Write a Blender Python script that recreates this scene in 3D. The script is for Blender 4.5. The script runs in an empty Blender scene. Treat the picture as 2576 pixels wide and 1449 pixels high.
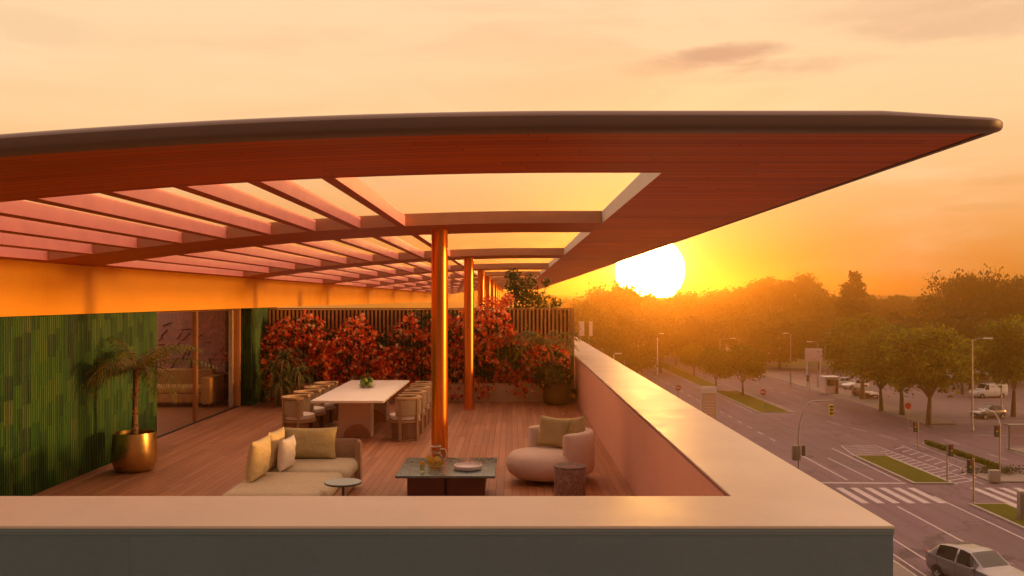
import bpy, bmesh, math, random
import numpy as np
from mathutils import Vector, Matrix, noise
R = math.radians
random.seed(7)
rng = np.random.default_rng(7)
S = bpy.context.scene
COL = S.collection
PI = math.pi

# ------------------------------------------------------------------ scene / camera
FPX = 2200.0                       # focal length in the 2576 px wide picture
CAMZ = 2.5
STREET = -11.5
cd = bpy.data.cameras.new('camera'); cam = bpy.data.objects.new('camera', cd); COL.objects.link(cam)
cam.location = (0, 0, CAMZ); cam.rotation_euler = (R(90), 0, 0)
cd.sensor_width = 36; cd.lens = 36 * FPX / 2576; cd.shift_y = 27.5 / 2576
cd.clip_start = 0.1; cd.clip_end = 3000
S.camera = cam
S.view_settings.view_transform = 'Standard'; S.view_settings.look = 'None'
S.view_settings.exposure = 0.0; S.view_settings.gamma = 1.0
S.cycles.use_denoising = True
S.cycles.max_bounces = 8; S.cycles.diffuse_bounces = 4; S.cycles.glossy_bounces = 4
S.cycles.transmission_bounces = 6; S.cycles.transparent_max_bounces = 12; S.cycles.volume_bounces = 0
S.cycles.sample_clamp_indirect = 4.0
S.cycles.sample_clamp_direct = 0.0
S.cycles.caustics_reflective = False; S.cycles.caustics_refractive = False

def gp(px, y, z=STREET):           # x of a picture column at distance y
    return (px - 1287) * y / FPX

# ------------------------------------------------------------------ node helpers
class NT:
    def __init__(s, tree): s.t = tree; s.n = tree.nodes; s.l = tree.links
    def put(s, sock, v):
        if isinstance(v, bpy.types.NodeSocket): s.l.new(v, sock)
        else:
            try: sock.default_value = v
            except Exception:
                sock.default_value = (v[0], v[1], v[2], 1) if len(v) == 3 else v
    def m(s, op, a, b=None, c=None, clamp=False):
        n = s.n.new('ShaderNodeMath'); n.operation = op; n.use_clamp = clamp
        s.put(n.inputs[0], a)
        if b is not None: s.put(n.inputs[1], b)
        if c is not None: s.put(n.inputs[2], c)
        return n.outputs[0]
    def vm(s, op, a, b=None):
        n = s.n.new('ShaderNodeVectorMath'); n.operation = op; s.put(n.inputs[0], a)
        if b is not None: s.put(n.inputs[1], b)
        return n.outputs['Value'] if op in ('DOT_PRODUCT', 'LENGTH') else n.outputs[0]
    def sep(s, v):
        n = s.n.new('ShaderNodeSeparateXYZ'); s.put(n.inputs[0], v); return n.outputs[0], n.outputs[1], n.outputs[2]
    def comb(s, x, y, z):
        n = s.n.new('ShaderNodeCombineXYZ'); s.put(n.inputs[0], x); s.put(n.inputs[1], y); s.put(n.inputs[2], z); return n.outputs[0]
    def mix(s, f, a, b, mode='MIX'):
        n = s.n.new('ShaderNodeMix'); n.data_type = 'RGBA'; n.blend_type = mode; n.clamp_factor = True
        s.put(n.inputs[0], f); s.put(n.inputs[6], a); s.put(n.inputs[7], b); return n.outputs[2]
    def noise(s, vec, scale, detail=3, rough=.55, dist=0.):
        n = s.n.new('ShaderNodeTexNoise'); s.put(n.inputs['Vector'], vec)
        n.inputs['Scale'].default_value = scale; n.inputs['Detail'].default_value = detail
        n.inputs['Roughness'].default_value = rough; n.inputs['Distortion'].default_value = dist
        return n.outputs[0]
    def wn(s, v, d='3D'):
        n = s.n.new('ShaderNodeTexWhiteNoise'); n.noise_dimensions = d
        s.put(n.inputs['W' if d == '1D' else 'Vector'], v); return n.outputs[0]
    def ramp(s, f, stops, interp='LINEAR'):
        n = s.n.new('ShaderNodeValToRGB'); n.color_ramp.interpolation = interp
        e = n.color_ramp.elements
        while len(e) < len(stops): e.new(0.5)
        for i, (p, c) in enumerate(stops):
            e[i].position = p; e[i].color = (c[0], c[1], c[2], 1)
        s.put(n.inputs[0], f); return n.outputs[0]
    def mapr(s, v, a, b, c=0., d=1., smooth=True):
        n = s.n.new('ShaderNodeMapRange'); n.interpolation_type = 'SMOOTHSTEP' if smooth else 'LINEAR'
        s.put(n.inputs[0], v)
        for i, q in enumerate((a, b, c, d)): n.inputs[1 + i].default_value = q
        return n.outputs[0]
    def coord(s, k='Object'):
        return s.n.new('ShaderNodeTexCoord').outputs[k]
    def bump(s, h, strength=.3, dist=.01):
        n = s.n.new('ShaderNodeBump'); s.put(n.inputs['Height'], h)
        n.inputs['Strength'].default_value = strength; n.inputs['Distance'].default_value = dist
        return n.outputs[0]

def newmat(name):
    m = bpy.data.materials.new(name); m.use_nodes = True
    k = NT(m.node_tree); p = k.n['Principled BSDF']; return m, k, p

def pmat(name, col, rough=.6, metal=0., var=.12, nscale=3., bump=.0, bscale=60., spec=.5, rvar=.0, coat=0., coords='Object', fine=0., wr=0.):
    m, k, p = newmat(name); c = k.coord(coords)
    f = k.noise(c, nscale, 5, .6)
    lo = tuple(max(0, x * (1 - var)) for x in col); hi = tuple(min(1, x * (1 + var)) for x in col)
    cc = k.ramp(f, [(.25, lo), (.75, hi)])
    if fine:
        g = k.noise(c, nscale * 14, 2)
        cc = k.mix(fine, cc, k.ramp(g, [(.3, tuple(x * .6 for x in col)), (.7, tuple(min(1, x * 1.35) for x in col))]))
    k.put(p.inputs['Base Color'], cc)
    if rvar: k.put(p.inputs['Roughness'], k.mapr(k.noise(c, nscale * 2.3, 4), .3, .7, max(.02, rough - rvar), rough + rvar))
    else: p.inputs['Roughness'].default_value = rough
    p.inputs['Metallic'].default_value = metal
    p.inputs['Specular IOR Level'].default_value = spec
    if coat: p.inputs['Coat Weight'].default_value = coat; p.inputs['Coat Roughness'].default_value = .06
    if wr:
        h = k.m('ADD', k.m('MULTIPLY', k.noise(c, bscale, 2), .06), k.m('ADD', k.noise(k.comb(*[k.m('MULTIPLY', q, w_) for q, w_ in zip(k.sep(c), (1., .6, 1.))]), 5., 4, .6, 1.2), k.m('MULTIPLY', k.noise(c, 14, 3, .6, .8), .35)))
        k.put(p.inputs['Normal'], k.bump(h, wr, .05))
    elif bump: k.put(p.inputs['Normal'], k.bump(k.noise(c, bscale, 3), bump, .01))
    return m

def plank(name, across, width, length, cols, rough=.55, gap=.035, gapdark=.35, grain=.35, spec=.4):
    m, k, p = newmat(name); c = k.coord(); x, y, z = k.sep(c)
    ax = {'x': x, 'y': y, 'z': z}; al = {'x': y, 'y': x, 'z': x}[across]; a = ax[across]
    u = k.m('DIVIDE', a, width); iu = k.m('FLOOR', u); fu = k.m('FRACT', u)
    v = k.m('ADD', k.m('DIVIDE', al, length), k.m('MULTIPLY', k.wn(iu, '1D'), 7.3)); iv = k.m('FLOOR', v); fv = k.m('FRACT', v)
    w = k.wn(k.comb(iu, iv, 3.1))
    n = len(cols); base = k.ramp(w, [((i / (n - 1)), cc) for i, cc in enumerate(cols)])
    gv = k.comb(k.m('MULTIPLY', a, 60), k.m('ADD', k.m('MULTIPLY', al, 2.2), k.m('MULTIPLY', w, 37)), k.m('MULTIPLY', w, 9))
    g = k.noise(gv, 1., 5, .65, .4)
    base = k.mix(1., base, k.ramp(g, [(.25, (1 - grain,) * 3), (.75, (1 + grain * .3,) * 3)]), 'MULTIPLY')
    blot = k.noise(c, .55, 3)
    base = k.mix(1., base, k.ramp(blot, [(.3, (.82,) * 3), (.7, (1.,) * 3)]), 'MULTIPLY')
    e = k.m('ABSOLUTE', k.m('SUBTRACT', fu, .5)); gm = k.mapr(e, .5 - gap * 1.6, .5 - gap * .5)
    e2 = k.m('ABSOLUTE', k.m('SUBTRACT', fv, .5)); gw = gap * width / length
    gm2 = k.mapr(e2, .5 - gw * 1.6, .5 - gw * .5)
    gm = k.m('MAXIMUM', gm, gm2)
    k.put(p.inputs['Base Color'], k.mix(k.m('MULTIPLY', gm, 1 - gapdark), base, (.01, .006, .004, 1)))
    k.put(p.inputs['Roughness'], k.mapr(g, .2, .8, rough - .1, rough + .12)); p.inputs['Specular IOR Level'].default_value = spec
    h = k.m('SUBTRACT', k.m('MULTIPLY', g, .15), gm)
    k.put(p.inputs['Normal'], k.bump(h, .5, .004))
    return m

def leafmat(name, cols, rough=.5, trans=.45, spec=.25, vary=False):
    m, k, p = newmat(name)
    geo = k.n.new('ShaderNodeNewGeometry')
    n = len(cols); c = k.ramp(geo.outputs['Random Per Island'], [(i / (n - 1), cc) for i, cc in enumerate(cols)])
    oi = k.n.new('ShaderNodeObjectInfo'); c = k.mix(1., c, k.ramp(oi.outputs['Random'], [(0, (.72, .80, .85)), (.5, (1., .95, .9)), (1, (1.35, 1.12, .8))]) if vary else (1, 1, 1, 1), 'MULTIPLY')
    k.put(p.inputs['Base Color'], c); p.inputs['Roughness'].default_value = rough; p.inputs['Specular IOR Level'].default_value = spec
    t = k.n.new('ShaderNodeBsdfTranslucent'); k.put(t.inputs[0], c)
    mx = k.n.new('ShaderNodeMixShader'); mx.inputs[0].default_value = trans
    k.l.new(p.outputs[0], mx.inputs[1]); k.l.new(t.outputs[0], mx.inputs[2])
    k.l.new(mx.outputs[0], k.n['Material Output'].inputs[0]); return m

def tilemat(name):
    m, k, p = newmat(name); c = k.coord(); x, y, z = k.sep(c)
    s = k.m('ADD', y, x)
    u = k.m('FLOOR', k.m('DIVIDE', s, .05))
    grp = k.m('FLOOR', k.m('DIVIDE', u, 4.))
    r = k.m('FLOOR', k.m('ADD', k.m('DIVIDE', z, .30), k.m('MULTIPLY', k.wn(grp, '1D'), 5.)))
    w1 = k.wn(k.comb(grp, r, 1.7)); w2 = k.wn(k.comb(u, r, 8.3))
    f = k.m('ADD', k.m('MULTIPLY', w1, .55), k.m('MULTIPLY', w2, .40))
    col = k.ramp(f, [(.1, (.005, .034, .005)), (.35, (.014, .070, .007)), (.6, (.032, .115, .010)), (.8, (.060, .125, .012)), (.97, (.10, .09, .012))])
    fr = k.m('FRACT', k.m('DIVIDE', s, .05)); e = k.mapr(k.m('ABSOLUTE', k.m('SUBTRACT', fr, .5)), .26, .48)
    col = k.mix(k.m('MULTIPLY', e, .9), col, (.004, .010, .003, 1))  # groove shade put into the tile colour along the rib edges
    k.put(p.inputs['Base Color'], col); p.inputs['Roughness'].default_value = .46; p.inputs['Specular IOR Level'].default_value = .22
    rv = k.m('ADD', k.m('DIVIDE', z, .30), k.m('MULTIPLY', k.wn(grp, '1D'), 5.)); fz = k.m('ABSOLUTE', k.m('SUBTRACT', k.m('FRACT', rv), .5))
    k.put(p.inputs['Normal'], k.bump(k.m('ADD', k.m('MULTIPLY', k.mapr(fz, .485, .5), -1.), k.m('MULTIPLY', k.noise(c, 40, 2), .2)), .4, .004))
    return m

def roadmat():
    m, k, p = newmat('asphalt'); c = k.coord(); x, y, z = k.sep(c)
    big = k.noise(c, .06, 4, .6); mid = k.noise(k.comb(k.m('MULTIPLY', x, 1.3), k.m('MULTIPLY', y, .22), 0.), .5, 5, .65); fine = k.noise(c, 9, 3)
    col = k.ramp(big, [(.3, (.115, .072, .100)), (.7, (.165, .102, .145))])
    col = k.mix(.55, col, k.ramp(mid, [(.28, (.075, .046, .066)), (.5, (.145, .09, .128)), (.75, (.20, .125, .175))]))
    col = k.mix(.25, col, k.ramp(fine, [(.3, (.07, .05, .06)), (.7, (.24, .16, .2))]))
    tr = k.m('SINE', k.m('MULTIPLY', x, 3.6)); col = k.mix(k.m('MULTIPLY', k.mapr(tr, .2, 1.), .28), col, (.075, .05, .062, 1))
    vo = k.n.new('ShaderNodeTexVoronoi'); vo.feature = 'DISTANCE_TO_EDGE'; vo.inputs['Scale'].default_value = .11
    k.put(vo.inputs['Vector'], k.vm('ADD', c, k.vm('MULTIPLY', k.comb(k.noise(c, .4, 4), k.noise(c, .5, 4), 0.), (6., 6., 0.))))
    col = k.mix(k.m('MULTIPLY', k.mapr(vo.outputs['Distance'], .016, .004), .65), col, (.03, .02, .026, 1))
    pt = k.wn(k.vm('FLOOR', k.comb(k.m('DIVIDE', x, 2.7), k.m('DIVIDE', y, 9.), 0.))); col = k.mix(k.m('MULTIPLY', k.mapr(pt, .86, .9), .4), col, (.085, .058, .07, 1))
    k.put(p.inputs['Base Color'], col); k.put(p.inputs['Roughness'], k.mapr(mid, .3, .7, .62, .86)); p.inputs['Specular IOR Level'].default_value = .35
    k.put(p.inputs['Normal'], k.bump(fine, .3, .01)); return m

# ------------------------------------------------------------------ palette
M = {}
M['deck'] = plank('deck_boards', 'x', .105, 2.4, [(.44, .165, .065), (.51, .20, .082), (.60, .255, .115), (.47, .18, .072)], .5, .03, .35, .38)
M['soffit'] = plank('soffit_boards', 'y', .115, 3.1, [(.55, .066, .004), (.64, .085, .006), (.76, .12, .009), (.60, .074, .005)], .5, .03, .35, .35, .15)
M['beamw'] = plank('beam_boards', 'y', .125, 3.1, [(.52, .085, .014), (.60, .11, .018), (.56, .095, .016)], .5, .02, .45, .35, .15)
M['ribside'] = pmat('rib_side_skylit', (.90, .33, .28), .55, var=.08)  # sky light falling on the rib sides put into a paler pink
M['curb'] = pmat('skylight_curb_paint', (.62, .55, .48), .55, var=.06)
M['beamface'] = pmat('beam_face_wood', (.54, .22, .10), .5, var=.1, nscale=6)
M['nosing'] = pmat('nosing_metal', (.14, .075, .062), .5, .0, var=.04, nscale=1)
M['cap'] = pmat('coping_stone', (.66, .54, .45), .40, var=.09, nscale=1.1, rvar=.04, spec=.55, fine=.05)
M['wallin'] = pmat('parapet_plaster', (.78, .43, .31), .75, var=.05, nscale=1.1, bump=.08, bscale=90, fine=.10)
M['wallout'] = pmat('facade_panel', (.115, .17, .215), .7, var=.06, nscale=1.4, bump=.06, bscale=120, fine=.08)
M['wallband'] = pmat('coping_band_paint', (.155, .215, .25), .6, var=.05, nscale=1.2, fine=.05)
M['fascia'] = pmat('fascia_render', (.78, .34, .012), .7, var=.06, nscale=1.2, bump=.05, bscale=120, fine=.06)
M['tile'] = tilemat('glazed_green_tile')
M['bronze'] = pmat('bronze_metal', (.88, .27, .045), .30, 1., var=.02, nscale=.6)
M['potmetal'] = pmat('pot_brass', (.62, .40, .13), .32, 1., var=.08, nscale=3, rvar=.06)
M['potdark'] = pmat('dull_brass', (.13, .065, .022), .5, .7, var=.12, nscale=3)
M['linen'] = pmat('sofa_linen', (.58, .47, .31), .9, var=.07, nscale=2.5, bump=.25, bscale=350, fine=.15, spec=.2, wr=.5)
M['chairback'] = pmat('chair_linen', (.50, .37, .20), .9, var=.08, nscale=3, bump=.25, bscale=350, fine=.15, spec=.2)
M['olive'] = pmat('olive_linen', (.50, .38, .17), .9, var=.08, nscale=3, bump=.25, bscale=350, fine=.15, spec=.2, wr=.5)
M['sand'] = pmat('sand_linen', (.66, .50, .25), .9, var=.08, nscale=3, bump=.25, bscale=350, fine=.15, spec=.2, wr=.5)
M['white_fabric'] = pmat('pale_fabric', (.82, .70, .58), .9, var=.05, nscale=3, bump=.2, bscale=350, fine=.1, spec=.2, wr=.5)
M['boucle'] = pmat('pink_boucle', (.80, .60, .47), .95, var=.06, nscale=4, bump=.5, bscale=420, fine=.15, spec=.15, wr=.25)
M['wicker'] = pmat('wicker', (.42, .24, .12), .7, var=.2, nscale=10, bump=.6, bscale=120, fine=.4)
M['teak'] = pmat('chair_teak', (.46, .27, .12), .55, var=.15, nscale=6, bump=.1, bscale=90, fine=.2)
M['slatwood'] = pmat('chair_slat_wood', (.34, .17, .075), .6, var=.18, nscale=7, fine=.2)
M['tabletop'] = pmat('table_stone', (.92, .80, .68), .38, var=.04, nscale=2, rvar=.05, fine=.06)
M['tableleg'] = pmat('table_leg_plaster', (.72, .50, .35), .6, var=.06, nscale=3, bump=.08, bscale=100)
M['legrecess'] = pmat('table_leg_inlay', (.52, .24, .09), .6, var=.08, nscale=3)
M['slate'] = pmat('slate_top', (.11, .145, .13), .28, var=.35, nscale=5, rvar=.08, fine=.2)
M['darkbase'] = pmat('lacquered_base', (.10, .022, .016), .45, var=.15, nscale=3)
M['black'] = pmat('black_metal', (.025, .025, .028), .45, .0, var=.1)
M['mint'] = pmat('side_table_top', (.34, .42, .38), .3, var=.06, nscale=4)
M['plate'] = pmat('ceramic_plate', (.80, .66, .62), .35, var=.10, nscale=14, bump=.25, bscale=45)
M['stone'] = None
M['beige'] = pmat('planter_render', (.62, .44, .22), .75, var=.07, nscale=2, bump=.08, bscale=90)
M['slat'] = pmat('screen_slat_wood', (.58, .26, .075), .6, var=.22, nscale=4, fine=.2)
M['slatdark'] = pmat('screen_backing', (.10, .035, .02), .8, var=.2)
M['soil'] = pmat('potting_soil', (.05, .03, .018), .95, var=.4, nscale=20, bump=.8, bscale=60)
M['bark'] = pmat('bark', (.13, .085, .05), .9, var=.35, nscale=6, bump=.8, bscale=25, fine=.3)
M['fibre'] = pmat('fern_trunk_fibre', (.20, .10, .045), .95, var=.5, nscale=14, bump=1., bscale=60, fine=.5)
M['fernleaf'] = leafmat('fern_leaf', [(.09, .115, .015), (.14, .16, .02), (.20, .17, .025), (.27, .18, .03)])
M['yucca'] = leafmat('strap_leaf', [(.06, .085, .02), (.13, .15, .035), (.22, .21, .06), (.36, .31, .12)], trans=.3)
M['bract'] = leafmat('red_bract', [(.30, .012, .012), (.82, .06, .025), (.95, .16, .035), (.98, .32, .07), (1., .72, .38)], trans=.62)
M['vine'] = leafmat('vine_leaf', [(.02, .028, .006), (.05, .065, .012), (.09, .10, .018), (.13, .07, .02)], trans=.35)
M['shrub'] = leafmat('shrub_leaf', [(.03, .05, .010), (.06, .08, .012), (.12, .13, .015)], trans=.5)
M['tree_a'] = leafmat('broadleaf_crown', [(.030, .050, .008), (.05, .07, .010), (.08, .10, .012), (.13, .14, .016)], trans=.4, rough=.6, vary=True)
M['tree_b'] = leafmat('dark_crown', [(.020, .032, .010), (.032, .045, .012), (.05, .06, .014)], trans=.3, rough=.6, vary=True)
M['tree_c'] = leafmat('street_tree_crown', [(.05, .07, .008), (.09, .12, .010), (.15, .18, .012), (.22, .24, .016)], trans=.55, rough=.6, vary=True)
M['asphalt'] = roadmat()
M['asphalt2'] = pmat('car_park_asphalt', (.17, .118, .14), .82, var=.2, nscale=.2, bump=.2, bscale=30, fine=.2)
M['pave'] = pmat('pavement_slabs', (.22, .18, .165), .85, var=.14, nscale=.6, fine=.2)
M['kerb'] = pmat('kerb_stone', (.36, .31, .27), .8, var=.12, nscale=2)
M['line'] = pmat('road_paint', (.46, .40, .43), .7, var=.25, nscale=2, fine=.5)
M['grass'] = None
M['ground'] = pmat('earth_and_grass', (.07, .075, .025), .95, var=.35, nscale=.08, fine=.3)
M['pole'] = pmat('galvanised_pole', (.36, .31, .29), .5, .5, var=.1)
M['polewhite'] = pmat('white_pole', (.66, .62, .62), .5, var=.06)
M['lamphead'] = pmat('lamp_head', (.72, .68, .62), .35, var=.05)
M['signal'] = pmat('signal_housing', (.03, .03, .03), .5, var=.1)
M['yellow'] = pmat('signal_yellow', (.72, .48, .02), .5, var=.05)
M['redlens'] = pmat('red_lens', (.55, .02, .015), .3, var=.05)
M['greenlens'] = pmat('green_lens', (.02, .20, .08), .3, var=.05)
M['red'] = pmat('sign_red', (.62, .035, .03), .45, var=.05)
M['white'] = pmat('sign_white', (.80, .78, .76), .5, var=.04)
M['pinkwall'] = pmat('kiosk_wall', (.66, .52, .56), .6, var=.05)
M['cabinet'] = pmat('grey_cabinet', (.16, .14, .12), .6, var=.1)
M['carwhite'] = pmat('silver_car_paint', (.62, .62, .66), .28, .25, var=.03, coat=.8)
M['carsilver'] = pmat('grey_silver_car_paint', (.20, .19, .23), .25, .45, var=.03, coat=.6)
M['carpale'] = pmat('white_car_paint', (.72, .72, .74), .28, .0, var=.03, coat=.8)
M['carred'] = pmat('dark_red_car_paint', (.18, .03, .03), .28, .1, var=.03, coat=.8)
M['cardark'] = pmat('dark_car_paint', (.06, .06, .07), .28, .2, var=.03, coat=.8)
M['carglass'] = pmat('car_window', (.012, .012, .016), .08, var=.02, spec=.7)
M['tyre'] = pmat('tyre_rubber', (.018, .018, .018), .85, var=.15)
M['rim'] = pmat('alloy_rim', (.42, .42, .44), .35, .8, var=.05)
M['headlight'] = pmat('headlight_glass', (.75, .76, .78), .12, .3, var=.03)
M['inwall'] = pmat('interior_plaster', (.80, .50, .40), .8, var=.05, nscale=1.5)
M['curtain'] = pmat('linen_curtain', (.50, .33, .18), .9, var=.12, nscale=5)
M['ink'] = pmat('ink_line', (.03, .018, .02), .7, var=.05)
M['infl'] = plank('lounge_floor', 'x', .14, 2.2, [(.40, .18, .075), (.46, .22, .095), (.43, .20, .085)], .4, .02, .4, .25)
M['frame'] = pmat('door_frame_metal', (.48, .24, .09), .4, .6, var=.06)
M['orangefr'] = pmat('door_jamb', (.62, .30, .10), .45, .3, var=.05)
M['sofain'] = pmat('lounge_sofa_fabric', (.66, .42, .16), .9, var=.08, nscale=3, bump=.2, bscale=300)
M['fruit'] = pmat('green_fruit', (.13, .20, .02), .4, var=.3, nscale=12)
M['lemon'] = pmat('lemon_slice', (.85, .50, .04), .5, var=.12, nscale=25)
M['hill'] = pmat('hill_woodland', (.05, .06, .025), .95, var=.3, nscale=.03)
M['bluebox'] = pmat('pale_sign_face', (.55, .48, .55), .5, var=.05)
M['billb'] = pmat('panel_face', (.62, .42, .30), .5, var=.10, nscale=2)

def stonemat():
    m, k, p = newmat('veined_stone'); c = k.coord()
    n = k.noise(c, 9, 6, .65, 2.4); v = k.n.new('ShaderNodeTexVoronoi'); v.feature = 'DISTANCE_TO_EDGE'
    k.put(v.inputs['Vector'], k.vm('ADD', c, k.vm('MULTIPLY', k.comb(n, n, n), (.45, .45, .45)))); v.inputs['Scale'].default_value = 13
    e = k.m('MAXIMUM', k.mapr(v.outputs['Distance'], 0, .10), k.mapr(k.noise(c, 11, 4, .6, 2.), .42, .60))
    col = k.mix(e, (.50, .34, .26, 1), k.ramp(n, [(.3, (.10, .045, .035)), (.7, (.34, .19, .14))]))
    k.put(p.inputs['Base Color'], col); p.inputs['Roughness'].default_value = .4
    k.put(p.inputs['Normal'], k.bump(k.m('ADD', n, k.m('MULTIPLY', e, -.3)), .6, .02)); return m
M['stone'] = stonemat()

def grassmat():
    m, k, p = newmat('lawn'); c = k.coord()
    n = k.noise(c, .8, 5, .6); f = k.noise(c, 22, 3)
    col = k.mix(.5, k.ramp(n, [(.3, (.055, .070, .008)), (.7, (.12, .115, .012))]), k.ramp(f, [(.3, (.04, .05, .006)), (.7, (.15, .15, .02))]))
    k.put(p.inputs['Base Color'], col); p.inputs['Roughness'].default_value = .95; p.inputs['Specular IOR Level'].default_value = .1
    k.put(p.inputs['Normal'], k.bump(f, .8, .05)); return m
M['grass'] = grassmat()

def glassmat(name, tint, refl=.10, rough=.02):
    m, k, p = newmat(name); k.n.remove(p)
    t = k.n.new('ShaderNodeBsdfTransparent'); t.inputs[0].default_value = (*tint, 1)
    g = k.n.new('ShaderNodeBsdfGlossy'); g.inputs['Roughness'].default_value = rough
    fr = k.n.new('ShaderNodeLayerWeight'); fr.inputs[0].default_value = .5
    f_ = k.m('ADD', k.m('MULTIPLY', k.m('POWER', fr.outputs['Facing'], 3.5), refl * 3), .03, clamp=True)
    mx = k.n.new('ShaderNodeMixShader'); k.l.new(f_, mx.inputs[0])
    k.l.new(t.outputs[0], mx.inputs[1]); k.l.new(g.outputs[0], mx.inputs[2]); k.l.new(mx.outputs[0], k.n['Material Output'].inputs[0]); return m
M['glass'] = glassmat('window_glass', (.93, .88, .84), .12)
M['jug'] = glassmat('jug_glass', (.93, .93, .90), .35)
M['drink'] = glassmat('lemon_water', (.97, .93, .62), .10, .05)
M['glassedge'] = pmat('glass_edge', (.86, .78, .66), .08, var=.02, spec=.8)

# ------------------------------------------------------------------ mesh builder
class MB:
    def __init__(s): s.v = []; s.f = []; s.mi = []; s.cur = 0
    def add(s, vs, fs, T=None):
        o = len(s.v)
        s.v += [tuple(T @ Vector(p)) if T is not None else tuple(p) for p in vs]
        s.f += [tuple(i + o for i in f) for f in fs]; s.mi += [s.cur] * len(fs); return s
    def box(s, x0, x1, y0, y1, z0, z1, T=None):
        v = [(x, y, z) for x in (x0, x1) for y in (y0, y1) for z in (z0, z1)]
        return s.add(v, [(0, 1, 3, 2), (4, 6, 7, 5), (0, 4, 5, 1), (2, 3, 7, 6), (0, 2, 6, 4), (1, 5, 7, 3)], T)
    def rbox(s, cx, cy, cz, sx, sy, sz, r=.02, n=3, puff=0., T=None, wob=0.):
        """box with rounded edges; puff swells the top"""
        h = Vector((sx / 2, sy / 2, sz / 2)); r = min(r, min(h) * .999)
        def ticks(a):
            inner = max(a - r, 0); out = []
            for i in range(n + 1): out.append(-inner - r * math.cos(PI / 2 * i / n) if False else -inner - r * (1 - i / n))
            m_ = 6 if puff or wob else 1
            for i in range(1, m_): out.append(-inner + 2 * inner * i / m_)
            for i in range(n + 1): out.append(inner + r * i / n)
            return out
        X, Y, Z = ticks(h.x), ticks(h.y), ticks(h.z); idx = {}; vs = []; fs = []
        def P(i, j, k):
            if (i, j, k) in idx: return idx[(i, j, k)]
            p = Vector((X[i], Y[j], Z[k])); c = Vector((max(-h.x + r, min(h.x - r, p.x)), max(-h.y + r, min(h.y - r, p.y)), max(-h.z + r, min(h.z - r, p.z))))
            d = p - c
            if d.length > 1e-9:
                mx = max(abs(d.x), abs(d.y), abs(d.z)); q = c + d.normalized() * mx
            else: q = p
            if puff:
                u, w = q.x / h.x, q.y / h.y
                if q.z > 0: q = q + Vector((0, 0, puff * (1 - u * u) * (1 - w * w) * q.z / h.z))
            if wob:
                nv = noise.noise_vector(Vector((q.x * 4 + cx * 9, q.y * 4 + cy * 9, q.z * 4))) * wob
                q = q + nv
            idx[(i, j, k)] = len(vs); vs.append((q.x + cx, q.y + cy, q.z + cz)); return idx[(i, j, k)]
        nx, ny, nz = len(X) - 1, len(Y) - 1, len(Z) - 1
        for i in range(nx):
            for j in range(ny):
                fs.append((P(i, j, 0), P(i, j + 1, 0), P(i + 1, j + 1, 0), P(i + 1, j, 0)))
                fs.append((P(i, j, nz), P(i + 1, j, nz), P(i + 1, j + 1, nz), P(i, j + 1, nz)))
        for i in range(nx):
            for k in range(nz):
                fs.append((P(i, 0, k), P(i + 1, 0, k), P(i + 1, 0, k + 1), P(i, 0, k + 1)))
                fs.append((P(i, ny, k), P(i, ny, k + 1), P(i + 1, ny, k + 1), P(i + 1, ny, k)))
        for j in range(ny):
            for k in range(nz):
                fs.append((P(0, j, k), P(0, j, k + 1), P(0, j + 1, k + 1), P(0, j + 1, k)))
                fs.append((P(nx, j, k), P(nx, j + 1, k), P(nx, j + 1, k + 1), P(nx, j, k + 1)))
        return s.add(vs, fs, T)
    def lathe(s, prof, seg=32, c=(0, 0, 0), T=None, cap0=True, cap1=True):
        vs = []; fs = []; n = len(prof)
        for r, z in prof:
            for i in range(seg):
                a = 2 * PI * i / seg; vs.append((c[0] + r * math.cos(a), c[1] + r * math.sin(a), c[2] + z))
        for j in range(n - 1):
            for i in range(seg):
                a, b = j * seg + i, j * seg + (i + 1) % seg
                fs.append((a, b, b + seg, a + seg))
        if cap0: fs.append(tuple(range(seg))[::-1])
        if cap1: fs.append(tuple((n - 1) * seg + i for i in range(seg)))
        return s.add(vs, fs, T)
    def tube(s, pts, rad, seg=8, T=None):
        pts = [Vector(p) for p in pts]; n = len(pts)
        rad = rad if isinstance(rad, (list, tuple)) else [rad] * n
        vs = []; fs = []; up = None
        for i, p in enumerate(pts):
            t = (pts[min(i + 1, n - 1)] - pts[max(i - 1, 0)]).normalized()
            if up is None:
                up = Vector((0, 0, 1)) if abs(t.z) < .9 else Vector((1, 0, 0))
            a = t.cross(up).normalized(); b = a.cross(t).normalized(); up = b
            for k in range(seg):
                q = 2 * PI * k / seg; vs.append(p + a * math.cos(q) * rad[i] + b * math.sin(q) * rad[i])
        for i in range(n - 1):
            for k in range(seg):
                x, y = i * seg + k, i * seg + (k + 1) % seg; fs.append((x, y, y + seg, x + seg))
        fs.append(tuple(range(seg))[::-1]); fs.append(tuple((n - 1) * seg + k for k in range(seg)))
        return s.add(vs, fs, T)
    def prism(s, poly, a0, a1, axis='y', T=None):
        n = len(poly)
        def pt(p, a): return {'y': (p[0], a, p[1]), 'x': (a, p[0], p[1]), 'z': (p[0], p[1], a)}[axis]
        vs = [pt(p, a0) for p in poly] + [pt(p, a1) for p in poly]
        fs = [tuple(range(n)), tuple(range(n, 2 * n))[::-1]] + [(i, i + n, (i + 1) % n + n, (i + 1) % n) for i in range(n)]
        return s.add(vs, fs, T)
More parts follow.
